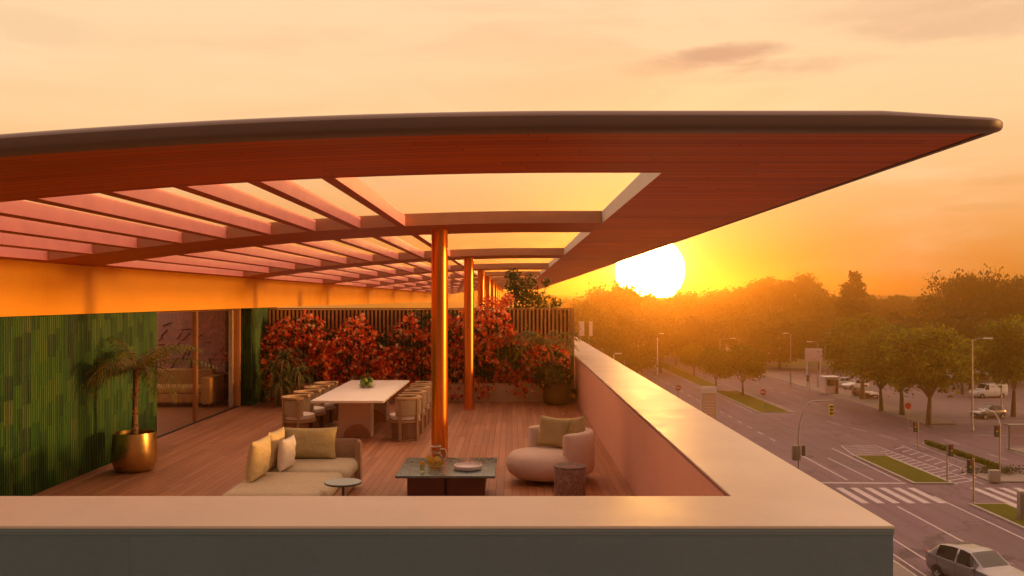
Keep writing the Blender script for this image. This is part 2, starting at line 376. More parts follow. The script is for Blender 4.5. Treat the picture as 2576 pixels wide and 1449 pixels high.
    def sweep(s, path, prof, ends=None, T=None):
        """prof (n,z) loops swept along a plan path; ends scales first/last sections (rounded ends)"""
        path = [Vector((p[0], p[1], p[2] if len(p) > 2 else 0)) for p in path]; n = len(path); m_ = len(prof); vs = []; fs = []
        cn = sum(p[0] for p in prof) / m_; cz = sum(p[1] for p in prof) / m_
        for i, p in enumerate(path):
            t = path[min(i + 1, n - 1)] - path[max(i - 1, 0)]; t.z = 0; t.normalize(); nn = Vector((t.y, -t.x, 0))
            k = ends[i] if ends else (1, 1)
            for q in prof:
                vs.append(p + nn * (cn + (q[0] - cn) * k[0]) + Vector((0, 0, cz + (q[1] - cz) * k[1])))
        for i in range(n - 1):
            for j in range(m_):
                a, b = i * m_ + j, i * m_ + (j + 1) % m_; fs.append((a, b, b + m_, a + m_))
        fs.append(tuple(range(m_))[::-1]); fs.append(tuple((n - 1) * m_ + j for j in range(m_)))
        return s.add(vs, fs, T)
    def pillow(s, w, h, t, n=14, T=None, seed=0):
        """cushion standing in the xz plane, thickness along y, base at z=0"""
        vs = []; fs = []
        for side in (-1, 1):
            o = len(vs)
            for i in range(n + 1):
                for j in range(n + 1):
                    u = -1 + 2 * i / n; v = -1 + 2 * j / n
                    x = u * w / 2 * (1 - .07 * (1 - v * v)); z = v * h / 2 * (1 - .07 * (1 - u * u))
                    e = max(0, (1 - u ** 4) * (1 - v ** 4)) ** .55
                    wr = noise.noise(Vector((u * 2.2 + seed * 5.1, v * 2.2, side * 3.))) * .16 + noise.noise(Vector((u * 6 + seed, v * 6, side))) * .05
                    y = side * t / 2 * e * (1 + wr)
                    vs.append((x, y, z + h / 2))
            for i in range(n):
                for j in range(n):
                    a = o + i * (n + 1) + j; q = (a, a + 1, a + n + 2, a + n + 1); fs.append(q if side < 0 else q[::-1])
        return s.add(vs, fs, T)
    def build(s, name, mats, parent=None, smooth=True, ang=40, loc=None, merge=True):
        me = bpy.data.meshes.new(name); me.from_pydata(s.v, [], s.f)
        mats = mats if isinstance(mats, (list, tuple)) else [mats]
        for m_ in mats: me.materials.append(m_)
        if len(mats) > 1: me.polygons.foreach_set('material_index', s.mi)
        bm = bmesh.new(); bm.from_mesh(me)
        if merge: bmesh.ops.remove_doubles(bm, verts=bm.verts, dist=1e-5)
        bmesh.ops.recalc_face_normals(bm, faces=bm.faces); bm.to_mesh(me); bm.free()
        if smooth:
            me.polygons.foreach_set('use_smooth', [True] * len(me.polygons)); me.set_sharp_from_angle(angle=R(ang))
        me.update(); o = bpy.data.objects.new(name, me); COL.objects.link(o)
        if parent is not None: o.parent = parent
        if loc is not None: o.location = loc
        return o

def tag(o, label, cat, group=None, kind=None):
    if label: o['label'] = label
    if cat: o['category'] = cat
    if group: o['group'] = group
    if kind: o['kind'] = kind
    return o
def thing(name, label, cat, loc=(0, 0, 0), rz=0., group=None):
    o = bpy.data.objects.new(name, None); o.empty_display_size = .2; COL.objects.link(o)
    o.location = loc; o.rotation_euler = (0, 0, rz); return tag(o, label, cat, group)
def struct(o): o['kind'] = 'structure'; return o
def kids(o): return [c for c in bpy.data.objects if c.parent is o]
def dup(root, loc, rz=None, label=None, group=None, scale=None):
    r = root.copy(); COL.objects.link(r); r.location = loc
    if rz is not None: r.rotation_euler = (0, 0, rz)
    if label: r['label'] = label
    if group: r['group'] = group
    if scale is not None: r.scale = scale
    for ch in kids(root):
        c = ch.copy(); COL.objects.link(c); c.parent = r
        for g in kids(ch):
            d = g.copy(); COL.objects.link(d); d.parent = c
    return r

def leafcloud(name, mat, C, size, parent=None, aspect=.5, up=.0, loc=None, face=None):
    """many small diamond leaves; C is an (N,3) array of centres"""
    C = np.asarray(C, float); N = len(C)
    a = rng.normal(size=(N, 3)); a[:, 2] += up; a /= np.linalg.norm(a, axis=1)[:, None]
    b = rng.normal(size=(N, 3)); b -= (b * a).sum(1)[:, None] * a; b /= np.linalg.norm(b, axis=1)[:, None]
    if face is not None:
        q = rng.normal(size=(N, 3)) * .75 + np.asarray(face); q /= np.linalg.norm(q, axis=1)[:, None]; b = np.cross(q, a); b /= np.linalg.norm(b, axis=1)[:, None]; a = np.cross(b, q)
        u_ = rng.uniform(0, 6.28, N)[:, None]; a, b, c = b * np.cos(u_) + a * np.sin(u_), q, a * np.cos(u_) - b * np.sin(u_)
        b, c = c, q
    else: c = np.cross(a, b)
    s = size * rng.uniform(.45, 1.45, N)[:, None]
    u, v, k = (a * s * .5, b * s * .5 * aspect, c * s * .10) if face is not None else (b * s * .5, c * s * .5 * aspect, a * s * .12)
    V = np.stack([C - u, C + v + k, C + u, C - v + k], 1).reshape(-1, 3)
    me = bpy.data.meshes.new(name); me.vertices.add(4 * N); me.vertices.foreach_set('co', V.ravel())
    me.loops.add(4 * N); me.loops.foreach_set('vertex_index', np.arange(4 * N, dtype=np.int32))
    me.polygons.add(N); me.polygons.foreach_set('loop_start', np.arange(0, 4 * N, 4, dtype=np.int32))
    me.update(calc_edges=True); me.validate(); me.materials.append(mat)
    o = bpy.data.objects.new(name, me); COL.objects.link(o)
    if parent is not None: o.parent = parent
    if loc is not None: o.location = loc
    return o

# ------------------------------------------------------------------ world: dusk sky with the low sun
AZ, EL = math.atan2(1634 - 1287, FPX), math.atan2(752 - 682, FPX)
LAZ, LEL = R(97), R(5.3)           # the low light that throws the shadows
w = bpy.data.worlds.new('World'); S.world = w; w.use_nodes = True
k = NT(w.node_tree); bg = k.n['Background']
d = k.coord('Generated'); x, y, z = k.sep(d)
az = k.m('ARCTAN2', x, y); el = k.m('ARCSINE', z)
sv = (math.sin(AZ) * math.cos(EL), math.cos(AZ) * math.cos(EL), math.sin(EL))
ang = k.m('ARCCOSINE', k.m('MINIMUM', k.vm('DOT_PRODUCT', d, sv), .999999))
fw = k.mapr(k.vm('DOT_PRODUCT', d, (math.sin(AZ), math.cos(AZ), 0)), -.80, .85)
fw = k.m('MAXIMUM', fw, k.mapr(k.vm('DOT_PRODUCT', d, (0, .5, .866)), .30, .92))
front = k.ramp(z, [(0, (.72, .29, .05)), (.05, (.80, .325, .08)), (.11, (.93, .46, .17)), (.19, (.98, .62, .29)), (.32, (.98, .66, .36)), (.46, (1.8, 1.16, .72)), (.8, (2.45, 1.52, .98)), (1, (1.8, 1.14, .80))])
back = k.ramp(z, [(0, (.06, .045, .045)), (.3, (.07, .07, .08)), (1, (.30, .26, .27))])
sky = k.mix(fw, back, front)
# cloud texture: thin streaks and a few soft banks
pv = k.comb(k.m('MULTIPLY', az, 3.2), k.m('MULTIPLY', el, 13.), 1.3)
n1 = k.noise(pv, 1.0, 6, .6, .6)
n2 = k.noise(k.comb(k.m('MULTIPLY', az, 9), k.m('MULTIPLY', el, 34.), 4.), 1., 5, .6, .3)
sky = k.mix(k.m('MULTIPLY', k.mapr(n1, .48, .74), .42), sky, (.80, .43, .20, 1))
sky = k.mix(k.m('MULTIPLY', k.mapr(n1, .50, .25), .35), sky, (1.0, .76, .44, 1))
def bank(a0, e0, wa, we, f, col):
    global sky
    q = k.m('ADD', k.m('POWER', k.m('DIVIDE', k.m('SUBTRACT', az, a0), wa), 2.), k.m('POWER', k.m('DIVIDE', k.m('SUBTRACT', el, e0), we), 2.))
    msk = k.mapr(k.m('ADD', k.m('SUBTRACT', 1., q), k.m('MULTIPLY', k.m('SUBTRACT', n2, .5), 2.4)), 0., 1.1)
    sky = k.mix(k.m('MULTIPLY', msk, f), sky, (*col, 1))
def ae(px, py):
    a = math.atan2(px - 1287, FPX); return a, math.atan2((752 - py) * math.cos(a), FPX)
for px, py, wa, we, f, c in ((1790, 140, .085, .015, .85, (.58, .30, .17)), (2010, 165, .10, .012, .7, (.66, .36, .19)), (1680, 172, .06, .011, .5, (.72, .41, .21)), (1880, 195, .10, .008, .4, (.80, .47, .22)),
                             (2470, 45, .13, .026, .6, (.70, .40, .22)), (2250, 20, .12, .014, .4, (.76, .45, .25)), (2200, 70, .05, .008, .3, (.78, .46, .24)), (2520, 455, .05, .007, .5, (.72, .34, .11)), (2470, 520, .05, .006, .4, (.72, .33, .10)), (60, 60, .10, .02, .35, (.80, .50, .28))):
    bank(*ae(px, py), wa, we, f, c)
# glow of the sun in the sky and its disc
def addc(col, fac):
    global sky
    n = k.n.new('ShaderNodeMix'); n.data_type = 'RGBA'; n.blend_type = 'ADD'; n.clamp_factor = False
    k.put(n.inputs[0], fac); k.put(n.inputs[6], sky); k.put(n.inputs[7], (*col, 1)); sky = n.outputs[2]
addc((1., .50, .06), k.m('MULTIPLY', k.m('EXPONENT', k.m('DIVIDE', ang, -.07)), .45))
addc((1., .80, .30), k.m('MULTIPLY', k.m('EXPONENT', k.m('DIVIDE', k.m('MAXIMUM', k.m('SUBTRACT', ang, .039), 0.), -.012)), 1.0))
DISC = 280.
addc((DISC, DISC * .46, DISC * .10), k.mapr(ang, .0395, .0365))
nis = k.n.new('ShaderNodeTexSky'); nis.sky_type = 'NISHITA'; nis.sun_disc = False
nis.sun_elevation = LEL; nis.sun_rotation = LAZ; nis.dust_density = 4.
n = k.n.new('ShaderNodeMix'); n.data_type = 'RGBA'; n.blend_type = 'ADD'; n.inputs[0].default_value = .05
k.l.new(sky, n.inputs[6]); k.l.new(nis.outputs[0], n.inputs[7])
k.l.new(n.outputs[2], bg.inputs[0]); bg.inputs[1].default_value = 1.0
w.cycles.sampling_method = 'MANUAL'; w.cycles.sample_map_resolution = 2048

sl = bpy.data.lights.new('sun', 'SUN'); so = bpy.data.objects.new('sun', sl); COL.objects.link(so)
sl.energy = 4.2; sl.angle = R(4.4); sl.color = (1., .50, .15)
so.rotation_euler = Vector((-math.sin(LAZ) * math.cos(LEL), -math.cos(LAZ) * math.cos(LEL), -math.sin(LEL))).to_track_quat('-Z', 'Y').to_euler()
so.location = (60, 40, 30)

# haze
hz = MB().box(-70, 420, -45, 640, STREET - 1.1, 13.0).build('haze', None, smooth=False); hz.data.materials.clear()
hm = bpy.data.materials.new('evening_haze'); hm.use_nodes = True; hk = NT(hm.node_tree); hk.n.remove(hk.n['Principled BSDF'])
pv_ = hk.n.new('ShaderNodeVolumePrincipled'); pv_.inputs['Color'].default_value = (.98, .50, .10, 1); pv_.inputs['Density'].default_value = .0028
pv_.inputs['Anisotropy'].default_value = .885
hk.l.new(pv_.outputs[0], hk.n['Material Output'].inputs['Volume']); hz.data.materials.append(hm)
tag(hz, 'warm evening haze over the street and trees', 'haze', kind='stuff'); hz.display_type = 'WIRE'

exec_parts = []
# ================================================================== ROOF CANOPY
def SF(x): return 3.46 - .0116 * max(0., .5 - x) ** 2
TH = .155
def vault(mb, x0, x1, y0, y1, dz0=0., dz1=TH, n=24):
    xs = [x0 + (x1 - x0) * i / n for i in range(n + 1)]
    poly = [(x_, SF(x_) + dz0) for x_ in xs] + [(x_, SF(x_) + dz1) for x_ in xs[::-1]]
    m = n + 1; vs = [(p[0], yy, p[1]) for yy in (y0, y1) for p in poly]; N = len(poly); fs = []
    for i in range(n):
        fs.append((i, i + 1, N + i + 1, N + i)); fs.append((m + i, m + i + 1, N + m + i + 1, N + m + i))
        for o in (0, N): fs.append((o + i, o + i + 1, o + N - 2 - i, o + N - 1 - i))
    fs.append((0, N, 2 * N - 1, N - 1)); fs.append((m - 1, m, N + m, N + m - 1))
    mb.add(vs, fs); return mb
def build_sided(mb, name, bottom, side, parent):
    o = mb.build(name, [bottom, side], parent, ang=30)
    for p in o.data.polygons: p.material_index = 0 if p.normal.z < -.7 else 1
    return o
YEND = 96.0; XL, XR = -6.6, 2.73
canopy = thing('roof_canopy', 'wide timber roof canopy with open skylights over the terrace', 'canopy', (0, 0, 0))
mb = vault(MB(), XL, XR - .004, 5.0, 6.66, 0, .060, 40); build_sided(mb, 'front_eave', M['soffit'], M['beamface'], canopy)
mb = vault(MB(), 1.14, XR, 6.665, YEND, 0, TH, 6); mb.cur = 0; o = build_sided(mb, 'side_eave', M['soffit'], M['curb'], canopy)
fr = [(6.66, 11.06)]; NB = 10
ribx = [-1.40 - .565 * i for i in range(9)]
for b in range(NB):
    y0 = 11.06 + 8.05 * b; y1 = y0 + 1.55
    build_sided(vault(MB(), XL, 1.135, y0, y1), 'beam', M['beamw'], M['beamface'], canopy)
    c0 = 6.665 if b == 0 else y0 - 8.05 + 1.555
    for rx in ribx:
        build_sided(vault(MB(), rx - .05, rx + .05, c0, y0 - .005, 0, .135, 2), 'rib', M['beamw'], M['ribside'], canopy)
# bullnose round the front and the street side
path = []; 
for i in range(81):
    x_ = XL + (XR - .06 - XL) * i / 80; path.append((x_, 4.97, SF(x_) + .047))
for i in range(1, 7):
    a = R(90) * i / 6; path.append((XR - .06 + .06 * math.sin(a), 4.97 + .06 * (1 - math.cos(a)), SF(2) + .047))
for yy in (5.3, 6, 8, 12, 20, 40, 70, YEND): path.append((XR, yy, SF(2) + .047))
prof = [(-.06, -.056), (.030, -.058), (.052, -.050), (.068, -.036), (.074, -.020), (.075, .022), (.066, .038), (.048, .051), (.026, .058), (-.06, .058)]
tp = [0. if p_[1] < 4.98 and p_[0] < 2.1 else min(1., (p_[0] - 2.1) / .6) for p_ in path]
ends = [(1. if p_[1] < 5.02 else .32, 1. - .34 * q) for p_, q in zip(path, tp)]; path = [(p_[0], p_[1], p_[2] - .020 * q) for p_, q in zip(path, tp)]
MB().sweep(path, prof, ends).build('edge_nosing', M['nosing'], canopy, ang=28)

# fascia above the glass and the green wall
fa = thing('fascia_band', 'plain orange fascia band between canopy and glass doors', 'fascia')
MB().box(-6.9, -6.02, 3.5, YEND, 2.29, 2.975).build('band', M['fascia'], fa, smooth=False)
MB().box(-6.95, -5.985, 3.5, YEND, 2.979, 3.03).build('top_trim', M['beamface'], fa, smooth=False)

# bronze columns
def column(i):
    y_ = 11.85 + 8.05 * i; top = SF(-.98) + .002
    lab = ['thick bronze column rising behind the slate coffee table', 'bronze column between the dining table and the red flowering screen', 'bronze column just beyond the slatted screen, beside the leafy shrub'][i] if i < 3 else 'slim bronze column in the distant row beyond the slatted screen'
    c = thing('bronze_column', lab, 'column', (-.98, y_, 0), 0, 'bronze canopy columns')
    mb = MB().lathe([(.112, .012), (.112, top - .014)], 40); mb.build('shaft', M['bronze'], c)
    MB().lathe([(.135, 0), (.135, .010), (.118, .0115)], 40).build('base_plate', M['bronze'], c)
    MB().lathe([(.125, top - .0135), (.125, top - .001)], 40).build('collar', M['bronze'], c)
for i in range(NB): column(i)

# ================================================================== DECK, PARAPET, BUILDING
struct(MB().box(-6.40, 1.56, 6.18, 97, -.12, 0).build('terrace_floor', M['deck'], smooth=False))
struct(MB().box(-11.5, -6.404, 6.18, 24, -.12, -.004).build('lounge_floor', M['infl'], smooth=False))
pp = thing('parapet_wall', 'pale parapet wall with broad flat coping round the terrace corner', 'parapet')
F0, F1, PX0, PX1 = 5.39, 6.215, 1.555, 2.36
mb = MB(); 
L_ = [(-9, F0), (PX1, F0), (PX1, 97), (PX0, 97), (PX0, F1), (-9, F1)]
mb.prism(L_, 1.082, 1.100, 'z'); cap = mb.build('coping', M['cap'], pp, smooth=False)
bm = bmesh.new(); bm.from_mesh(cap.data); bmesh.ops.bevel(bm, geom=[e for e in bm.edges if e.calc_face_angle(0) > .5], offset=.004, segments=2, affect='EDGES'); bm.to_mesh(cap.data); bm.free()
mb = MB(); i_ = .012
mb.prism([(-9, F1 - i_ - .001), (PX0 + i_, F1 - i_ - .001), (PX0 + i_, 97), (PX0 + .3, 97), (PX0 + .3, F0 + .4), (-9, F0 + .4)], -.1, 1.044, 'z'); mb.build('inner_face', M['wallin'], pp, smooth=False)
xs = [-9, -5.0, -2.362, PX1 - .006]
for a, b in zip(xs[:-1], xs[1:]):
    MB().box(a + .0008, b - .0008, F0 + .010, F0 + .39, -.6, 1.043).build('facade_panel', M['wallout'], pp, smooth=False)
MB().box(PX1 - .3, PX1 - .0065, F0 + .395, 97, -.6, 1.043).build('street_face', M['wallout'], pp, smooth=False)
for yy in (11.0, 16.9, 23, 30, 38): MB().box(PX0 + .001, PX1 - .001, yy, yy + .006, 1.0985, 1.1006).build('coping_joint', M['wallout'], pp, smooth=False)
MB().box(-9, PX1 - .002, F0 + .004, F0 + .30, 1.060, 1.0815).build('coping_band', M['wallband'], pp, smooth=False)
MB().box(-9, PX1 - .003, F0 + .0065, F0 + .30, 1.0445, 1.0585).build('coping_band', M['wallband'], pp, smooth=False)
bb = thing('apartment_block', 'grey lower storeys of the apartment block under the terrace', 'building')
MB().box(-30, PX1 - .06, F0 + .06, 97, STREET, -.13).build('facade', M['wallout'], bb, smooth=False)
for s_ in range(3):
    for j in range(9):
        MB().box(PX1 - .059, PX1 - .045, 9 + j * 9.5, 14 + j * 9.5, STREET + .9 + 3.6 * s_, STREET + 2.9 + 3.6 * s_).build('window', M['carglass'], bb, smooth=False)

# ================================================================== GREEN TILED WALLS
def ribs(mb, a0, a1, fixed, z0, z1, axis, sgn, w_=.05, d_=.020):
    n_ = int(round((a1 - a0) / w_))
    for i in range(n_):
        c = a0 + (i + .5) * w_; pr = [(c - w_ / 2 + .001, 0)] + [(c + (w_ / 2 - .002) * math.cos(t), .003 + d_ * math.sin(t)) for t in (PI, PI * .8, PI * .6, PI * .4, PI * .2, 0)] + [(c + w_ / 2 - .001, 0)]
        pts = [((fixed + sgn * q[1], q[0]) if axis == 'y' else (q[0], fixed + sgn * q[1])) for q in pr]
        mb.prism(pts, z0, z1, 'z')
gw = thing('green_tile_wall', 'long green glazed tile wall with vertical ribs behind the brass pot', 'wall', group='green tiled walls')
MB().box(-6.42, -6.125, 5.2, 15.05, .002, 2.288).build('core', M['wallout'], gw, smooth=False)
mb = MB(); ribs(mb, 5.2, 15.05, -6.125, .002, 2.287, 'y', 1); mb.build('tile_cladding', M['tile'], gw, ang=50)
mb = MB(); ribs(mb, -6.42, -6.12, 15.05, .002, 2.287, 'x', 1); mb.build('end_cladding', M['tile'], gw, ang=50)
g2 = thing('green_tile_wall', 'short green tiled wall end between glass doors and strap-leaved plant', 'wall', group='green tiled walls')
MB().box(-6.40, -6.095, 20.50, 22.6, .002, 2.288).build('core', M['wallout'], g2, smooth=False)
mb = MB(); ribs(mb, 20.5, 22.6, -6.095, .002, 2.287, 'y', 1); mb.build('tile_cladding', M['tile'], g2, ang=50)
mb = MB(); ribs(mb, -6.40, -6.10, 20.497, .002, 2.287, 'x', -1); mb.build('end_cladding', M['tile'], g2, ang=50)

# ================================================================== GLASS DOORS AND LOUNGE
gd = thing('glass_doors', 'floor to ceiling sliding glass doors with a slim bronze mullion', 'door')
MB().box(-6.40, -6.36, 15.06, 20.36, .0, .022).build('bottom_track', M['black'], gd, smooth=False)
MB().box(-6.42, -6.34, 15.06, 20.36, 2.25, 2.287).build('top_track', M['frame'], gd, smooth=False)
MB().box(-6.43, -6.35, 17.60, 17.70, .024, 2.248).build('mullion', M['frame'], gd, smooth=False)
MB().box(-6.46, -6.33, 20.32, 20.43, .0, 2.286).build('jamb', M['orangefr'], gd, smooth=False)
MB().box(-6.56, -6.47, 20.24, 20.36, .0, 2.286).build('inner_jamb', M['white_fabric'], gd, smooth=False)
for a, b in ((15.07, 17.598), (17.702, 20.318)):
    MB().box(-6.392, -6.384, a, b, .024, 2.248).build('pane', M['glass'], gd, smooth=False)
iw = thing('lounge_wall', 'plain mauve inner walls of the lounge behind the glass', 'wall')
MB().box(-11.4, -6.42, 22.0, 22.2, 0, 2.5).build('back_wall', M['inwall'], iw, smooth=False)
MB().box(-11.4, -6.42, 13.2, 13.4, 0, 2.5).build('near_wall', M['inwall'], iw, smooth=False)
MB().box(-8.3, -6.91, 13.2, 22.2, 2.5, 2.6).build('lounge_ceiling', M['inwall'], iw, smooth=False)  # ceiling cut short, unseen opening added to let sky light into the lounge
def lounge_sofa():
    t = thing('lounge_sofa', 'tan square-armed sofa standing inside behind the glass doors', 'sofa', (-7.75, 20.6, 0))
    MB().rbox(-.35, .05, .20, 1.9, .85, .20, .03).build('base', M['sofain'], t)
    MB().rbox(-.35, 0, .38, 1.85, .75, .16, .06, puff=.02).build('seat_cushion', M['sofain'], t)
    MB().rbox(-.35, .42, .55, 1.9, .2, .55, .06).build('backrest', M['sofain'], t)
    MB().rbox(.70, .0, .38, .22, .95, .62, .03).build('arm', M['sofain'], t)
    mb = MB()
    for sx in (-1.2, .7):
        for sy in (-.3, .4): mb.box(sx - .03, sx + .03, sy - .03, sy + .03, 0, .105)
    mb.build('feet', M['black'], t, smooth=False)
lounge_sofa()
t = thing('lounge_cabinet', 'dark low cabinet standing beside the tan lounge sofa', 'cabinet', (-6.95, 21.4, 0))
MB().rbox(0, 0, .36, .5, .42, .72, .01).build('carcass', M['slatwood'], t)
MB().box(-.24, .24, -.222, -.212, .06, .68).build('door', M['darkbase'], t, smooth=False)
t = thing('flower_vase', 'small vase of red flowers on the dark lounge cabinet', 'vase', (-6.93, 21.35, .72))
MB().lathe([(.05, 0), (.08, .06), (.07, .14), (.04, .2), (.05, .22)], 18, cap1=False).build('vase', M['darkbase'], t)
C = rng.normal(size=(120, 3)) * [.13, .10, .10] + [0, 0, .38]; leafcloud('flowers', M['bract'], C, .07, t)
art = MB()
def stroke(px0, py0, px1, py1, r=.011):
    yy = 21.985; art.tube([(gp(px0, yy), yy, CAMZ - (py0 - 752) * yy / FPX), (gp(px1, yy), yy, CAMZ - (py1 - 752) * yy / FPX)], r, 6)
for a in ((404, 846, 420, 829), (398, 858, 408, 848), (444, 853, 456, 838), (456, 858, 477, 838), (455, 829, 482, 828), (396, 868, 412, 867), (470, 895, 492, 858), (452, 912, 472, 875), (422, 938, 446, 900), (400, 950, 414, 930),
          (455, 903, 480, 904), (480, 904, 479, 924), (480, 925, 506, 926), (506, 926, 505, 945), (455, 964, 482, 957), (485, 965, 506, 945), (476, 925, 478, 960), (517, 862, 530, 860), (526, 902, 532, 950), (520, 946, 533, 946), (408, 820, 430, 812), (492, 850, 508, 842), (402, 900, 425, 890), (430, 880, 452, 862)):
    stroke(*a)
tag(art.build('wall_drawing', M['ink']), 'abstract line drawing in dark strokes on the lounge back wall', 'artwork')
mb = MB(); pr = []
for i in range(60): pr.append((-7.15 + .6 * i / 59, 21.8 + .03 * math.sin(i * 1.1)))
for i in range(59, -1, -1): pr.append((-7.15 + .6 * i / 59, 21.815 + .03 * math.sin(i * 1.1)))
vs = [(p[0], p[1], z_) for z_ in (.05, 2.4) for p in pr]
mb.prism(pr, .03, 2.4, 'z'); tag(mb.build('lounge_curtain', M['curtain']), 'tan pleated curtain hanging at the far end of the lounge', 'curtain')

# ================================================================== SCREEN, PLANTER, FLOWERS
sc = thing('slatted_screen', 'tall brown vertical slat screen behind the red flowering climbers', 'screen', (0, 21.75, 0))
mb = MB(); x_ = -6.05
while x_ < 1.44:
    wv = .045; mb.box(x_, x_ + wv, 0, .045, .10, 2.24); x_ += .098
mb.build('slat_panel', M['slat'], sc, smooth=False)
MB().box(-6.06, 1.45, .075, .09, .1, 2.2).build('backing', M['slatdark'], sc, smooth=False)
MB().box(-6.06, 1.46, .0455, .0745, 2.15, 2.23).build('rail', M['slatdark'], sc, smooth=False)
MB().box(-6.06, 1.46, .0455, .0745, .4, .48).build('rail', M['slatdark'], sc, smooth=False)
MB().box(1.455, 1.545, -.05, .095, 0, 2.27).build('post', M['slatwood'], sc, smooth=False)
MB().box(-6.08, 1.46, -.02, .092, 2.245, 2.275).build('top_rail', M['slatwood'], sc, smooth=False)
pl = thing('planter_box', 'long low beige planter box along the foot of the screen', 'planter', (0, 21.2, 0))
mb = MB(); mb.box(-5.9, .86, 0, .04, 0, .45).box(-5.9, .86, .46, .5, 0, .45).box(-5.9, -5.86, .041, .459, 0, .449).box(.82, .86, .041, .459, 0, .449).box(-5.85, .81, .042, .458, .02, .12)
mb.build('trough', M['beige'], pl, smooth=False); MB().box(-5.855, .815, .043, .457, .13, .41).build('soil', M['soil'], pl, smooth=False)
# climbers: outline of the mass read as picture columns -> top rows
prof_t = [(655, 850), (672, 822), (700, 805), (730, 800), (760, 790), (790, 792), (812, 812), (830, 832), (850, 825), (870, 805), (900, 790), (920, 800), (940, 835), (965, 848), (990, 825), (1010, 795), (1045, 785), (1085, 790), (1120, 800), (1150, 780), (1200, 772), (1250, 770), (1275, 790), (1290, 830), (1330, 850), (1370, 840), (1400, 850), (1430, 870)]
def toprow(px):
    for (a, ya), (b, yb) in zip(prof_t[:-1], prof_t[1:]):
        if a <= px <= b: return ya + (yb - ya) * (px - a) / (b - a)
    return 990
def climber(px0, px1, lab, n):
    yb = 21.45; x0, x1 = gp(px0, yb), gp(px1, yb); cx = (x0 + x1) / 2
    t = thing('flowering_climber', lab, 'climbing plant', (cx, yb, .41), 0, 'red flowering climbers')
    B, G = [], []
    while len(B) < n:
        px = random.uniform(px0 - 12, px1 + 12); top = toprow(px) + 14 * noise.noise(Vector((px * .05, 3, 0)))
        py = random.uniform(top, 985)
        h = (985 - py) / max(60., 985 - top)
        yy = yb - .05 + random.uniform(-.18, .22) - .16 * (1 - abs(2 * h - 1))
        dens = noise.noise(Vector((px * .021, py * .026, 1.7))) + .35 * noise.noise(Vector((px * .07, py * .08, 5)))
        pos = (gp(px, yy) - cx, yy - yb, CAMZ - (py - 752) * yy / FPX - .41)
        if dens > -.16 - .1 * random.random(): B.append(pos)
        elif random.random() < .40: G.append(pos)
        if random.random() < .30: G.append((pos[0] + random.uniform(-.05, .05), pos[1] + .10, pos[2] + random.uniform(-.05, .05)))
    for q in range(int(n * .05)):                                 # trailing sprays over the planter
        px = random.choice([(px0 * .4 + px1 * .6), px0 * .8 + px1 * .2]) + random.gauss(0, 11); py = random.uniform(960, 1003)
        B.append((gp(px, 21.12) - cx, 21.13 - yb + random.uniform(-.05, .02), CAMZ - (py - 752) * 21.12 / FPX - .41))
    B = np.array(B); cl = np.repeat(B[::3], 3, 0)[:len(B)] + rng.normal(size=(len(np.repeat(B[::3], 3, 0)[:len(B)]), 3)) * .028
    leafcloud('blossoms', M['bract'], cl + [0, -.05, 0], .085, t, .85, face=(.35, -1.0, .55)); leafcloud('leaves', M['vine'], np.array(G), .10, t, .6)
    mb = MB()
    for q in range(7):
        sx = random.uniform(x0, x1) - cx; pts = [(sx, 0, -.05)]
        for j in range(1, 7): pts.append((sx + random.uniform(-.12, .12) * j * .6, random.uniform(-.05, .15), .27 * j))
        mb.tube(pts, [.014 - .0016 * j for j in range(7)], 5)
    mb.build('stems', M['bark'], t)
climber(662, 832, 'red flowering climber furthest left, behind the strap-leaved plant', 2100)
climber(822, 958, 'red flowering climber directly behind the left row of dining chairs', 1900)
climber(948, 1102, 'red flowering climber behind the far end of the dining table', 2300)
climber(1098, 1288, 'red flowering climber behind and right of the second bronze column', 2700)
climber(1278, 1434, 'red flowering climber at the corner behind the potted fern', 1700)
struct_b = None

# ================================================================== PLANTS
def frond(mb, mr, base, azm, L, e0, curl, n=26, ll=.22, lw=.022, droop=.5, r0=.008):
    p = Vector(base); pts = [p.copy()]; e = e0; h = Vector((math.cos(azm), math.sin(azm), 0)); side = Vector((-math.sin(azm), math.cos(azm), 0)); ds = L / n
    tans = []
    for i in range(n):
        t = h * math.cos(e) + Vector((0, 0, math.sin(e))); tans.append(t); p = p + t * ds; pts.append(p.copy()); e -= curl / n * (.5 + 1.0 * i / n)
    mr.tube(pts, [r0 * (1 - .85 * i / n) for i in range(n + 1)], 5)
    for i in range(2, n):
        u = i / n; l = ll * math.sin(PI * min(1, .12 + u * .86)) ** .7 * random.uniform(.85, 1.1)
        for s_ in (-1, 1):
            dv = (side * s_ * .86 + tans[i] * .45 + Vector((0, 0, -droop * random.uniform(.5, 1.3)))).normalized()
            wv = tans[i] * lw * .5; a = pts[i]; b = a + dv * l * .55; c = a + (dv + Vector((0, 0, -.18))).normalized() * l
            mb.add([a - wv * .5, a + wv * .5, b + wv, b - wv, c], [(0, 1, 2, 3), (3, 2, 4)])
def pot(t, r, h, mat='potmetal', ):
    pr = [(r * .62, 0), (r * .78, .02 * h), (r * .92, .12 * h), (r * 1.0, .32 * h), (r * 1.0, .55 * h), (r * .95, .85 * h), (r * .92, h), (r * .885, h), (r * .90, .9 * h), (r * .9, .8 * h)]
    MB().lathe(pr, 48, cap1=False).build('pot', M[mat], t, ang=35)
    MB().lathe([(r * .895, .80 * h), (r * .5, .84 * h), (.01, .86 * h)], 32, cap0=False).build('soil', M['soil'], t)
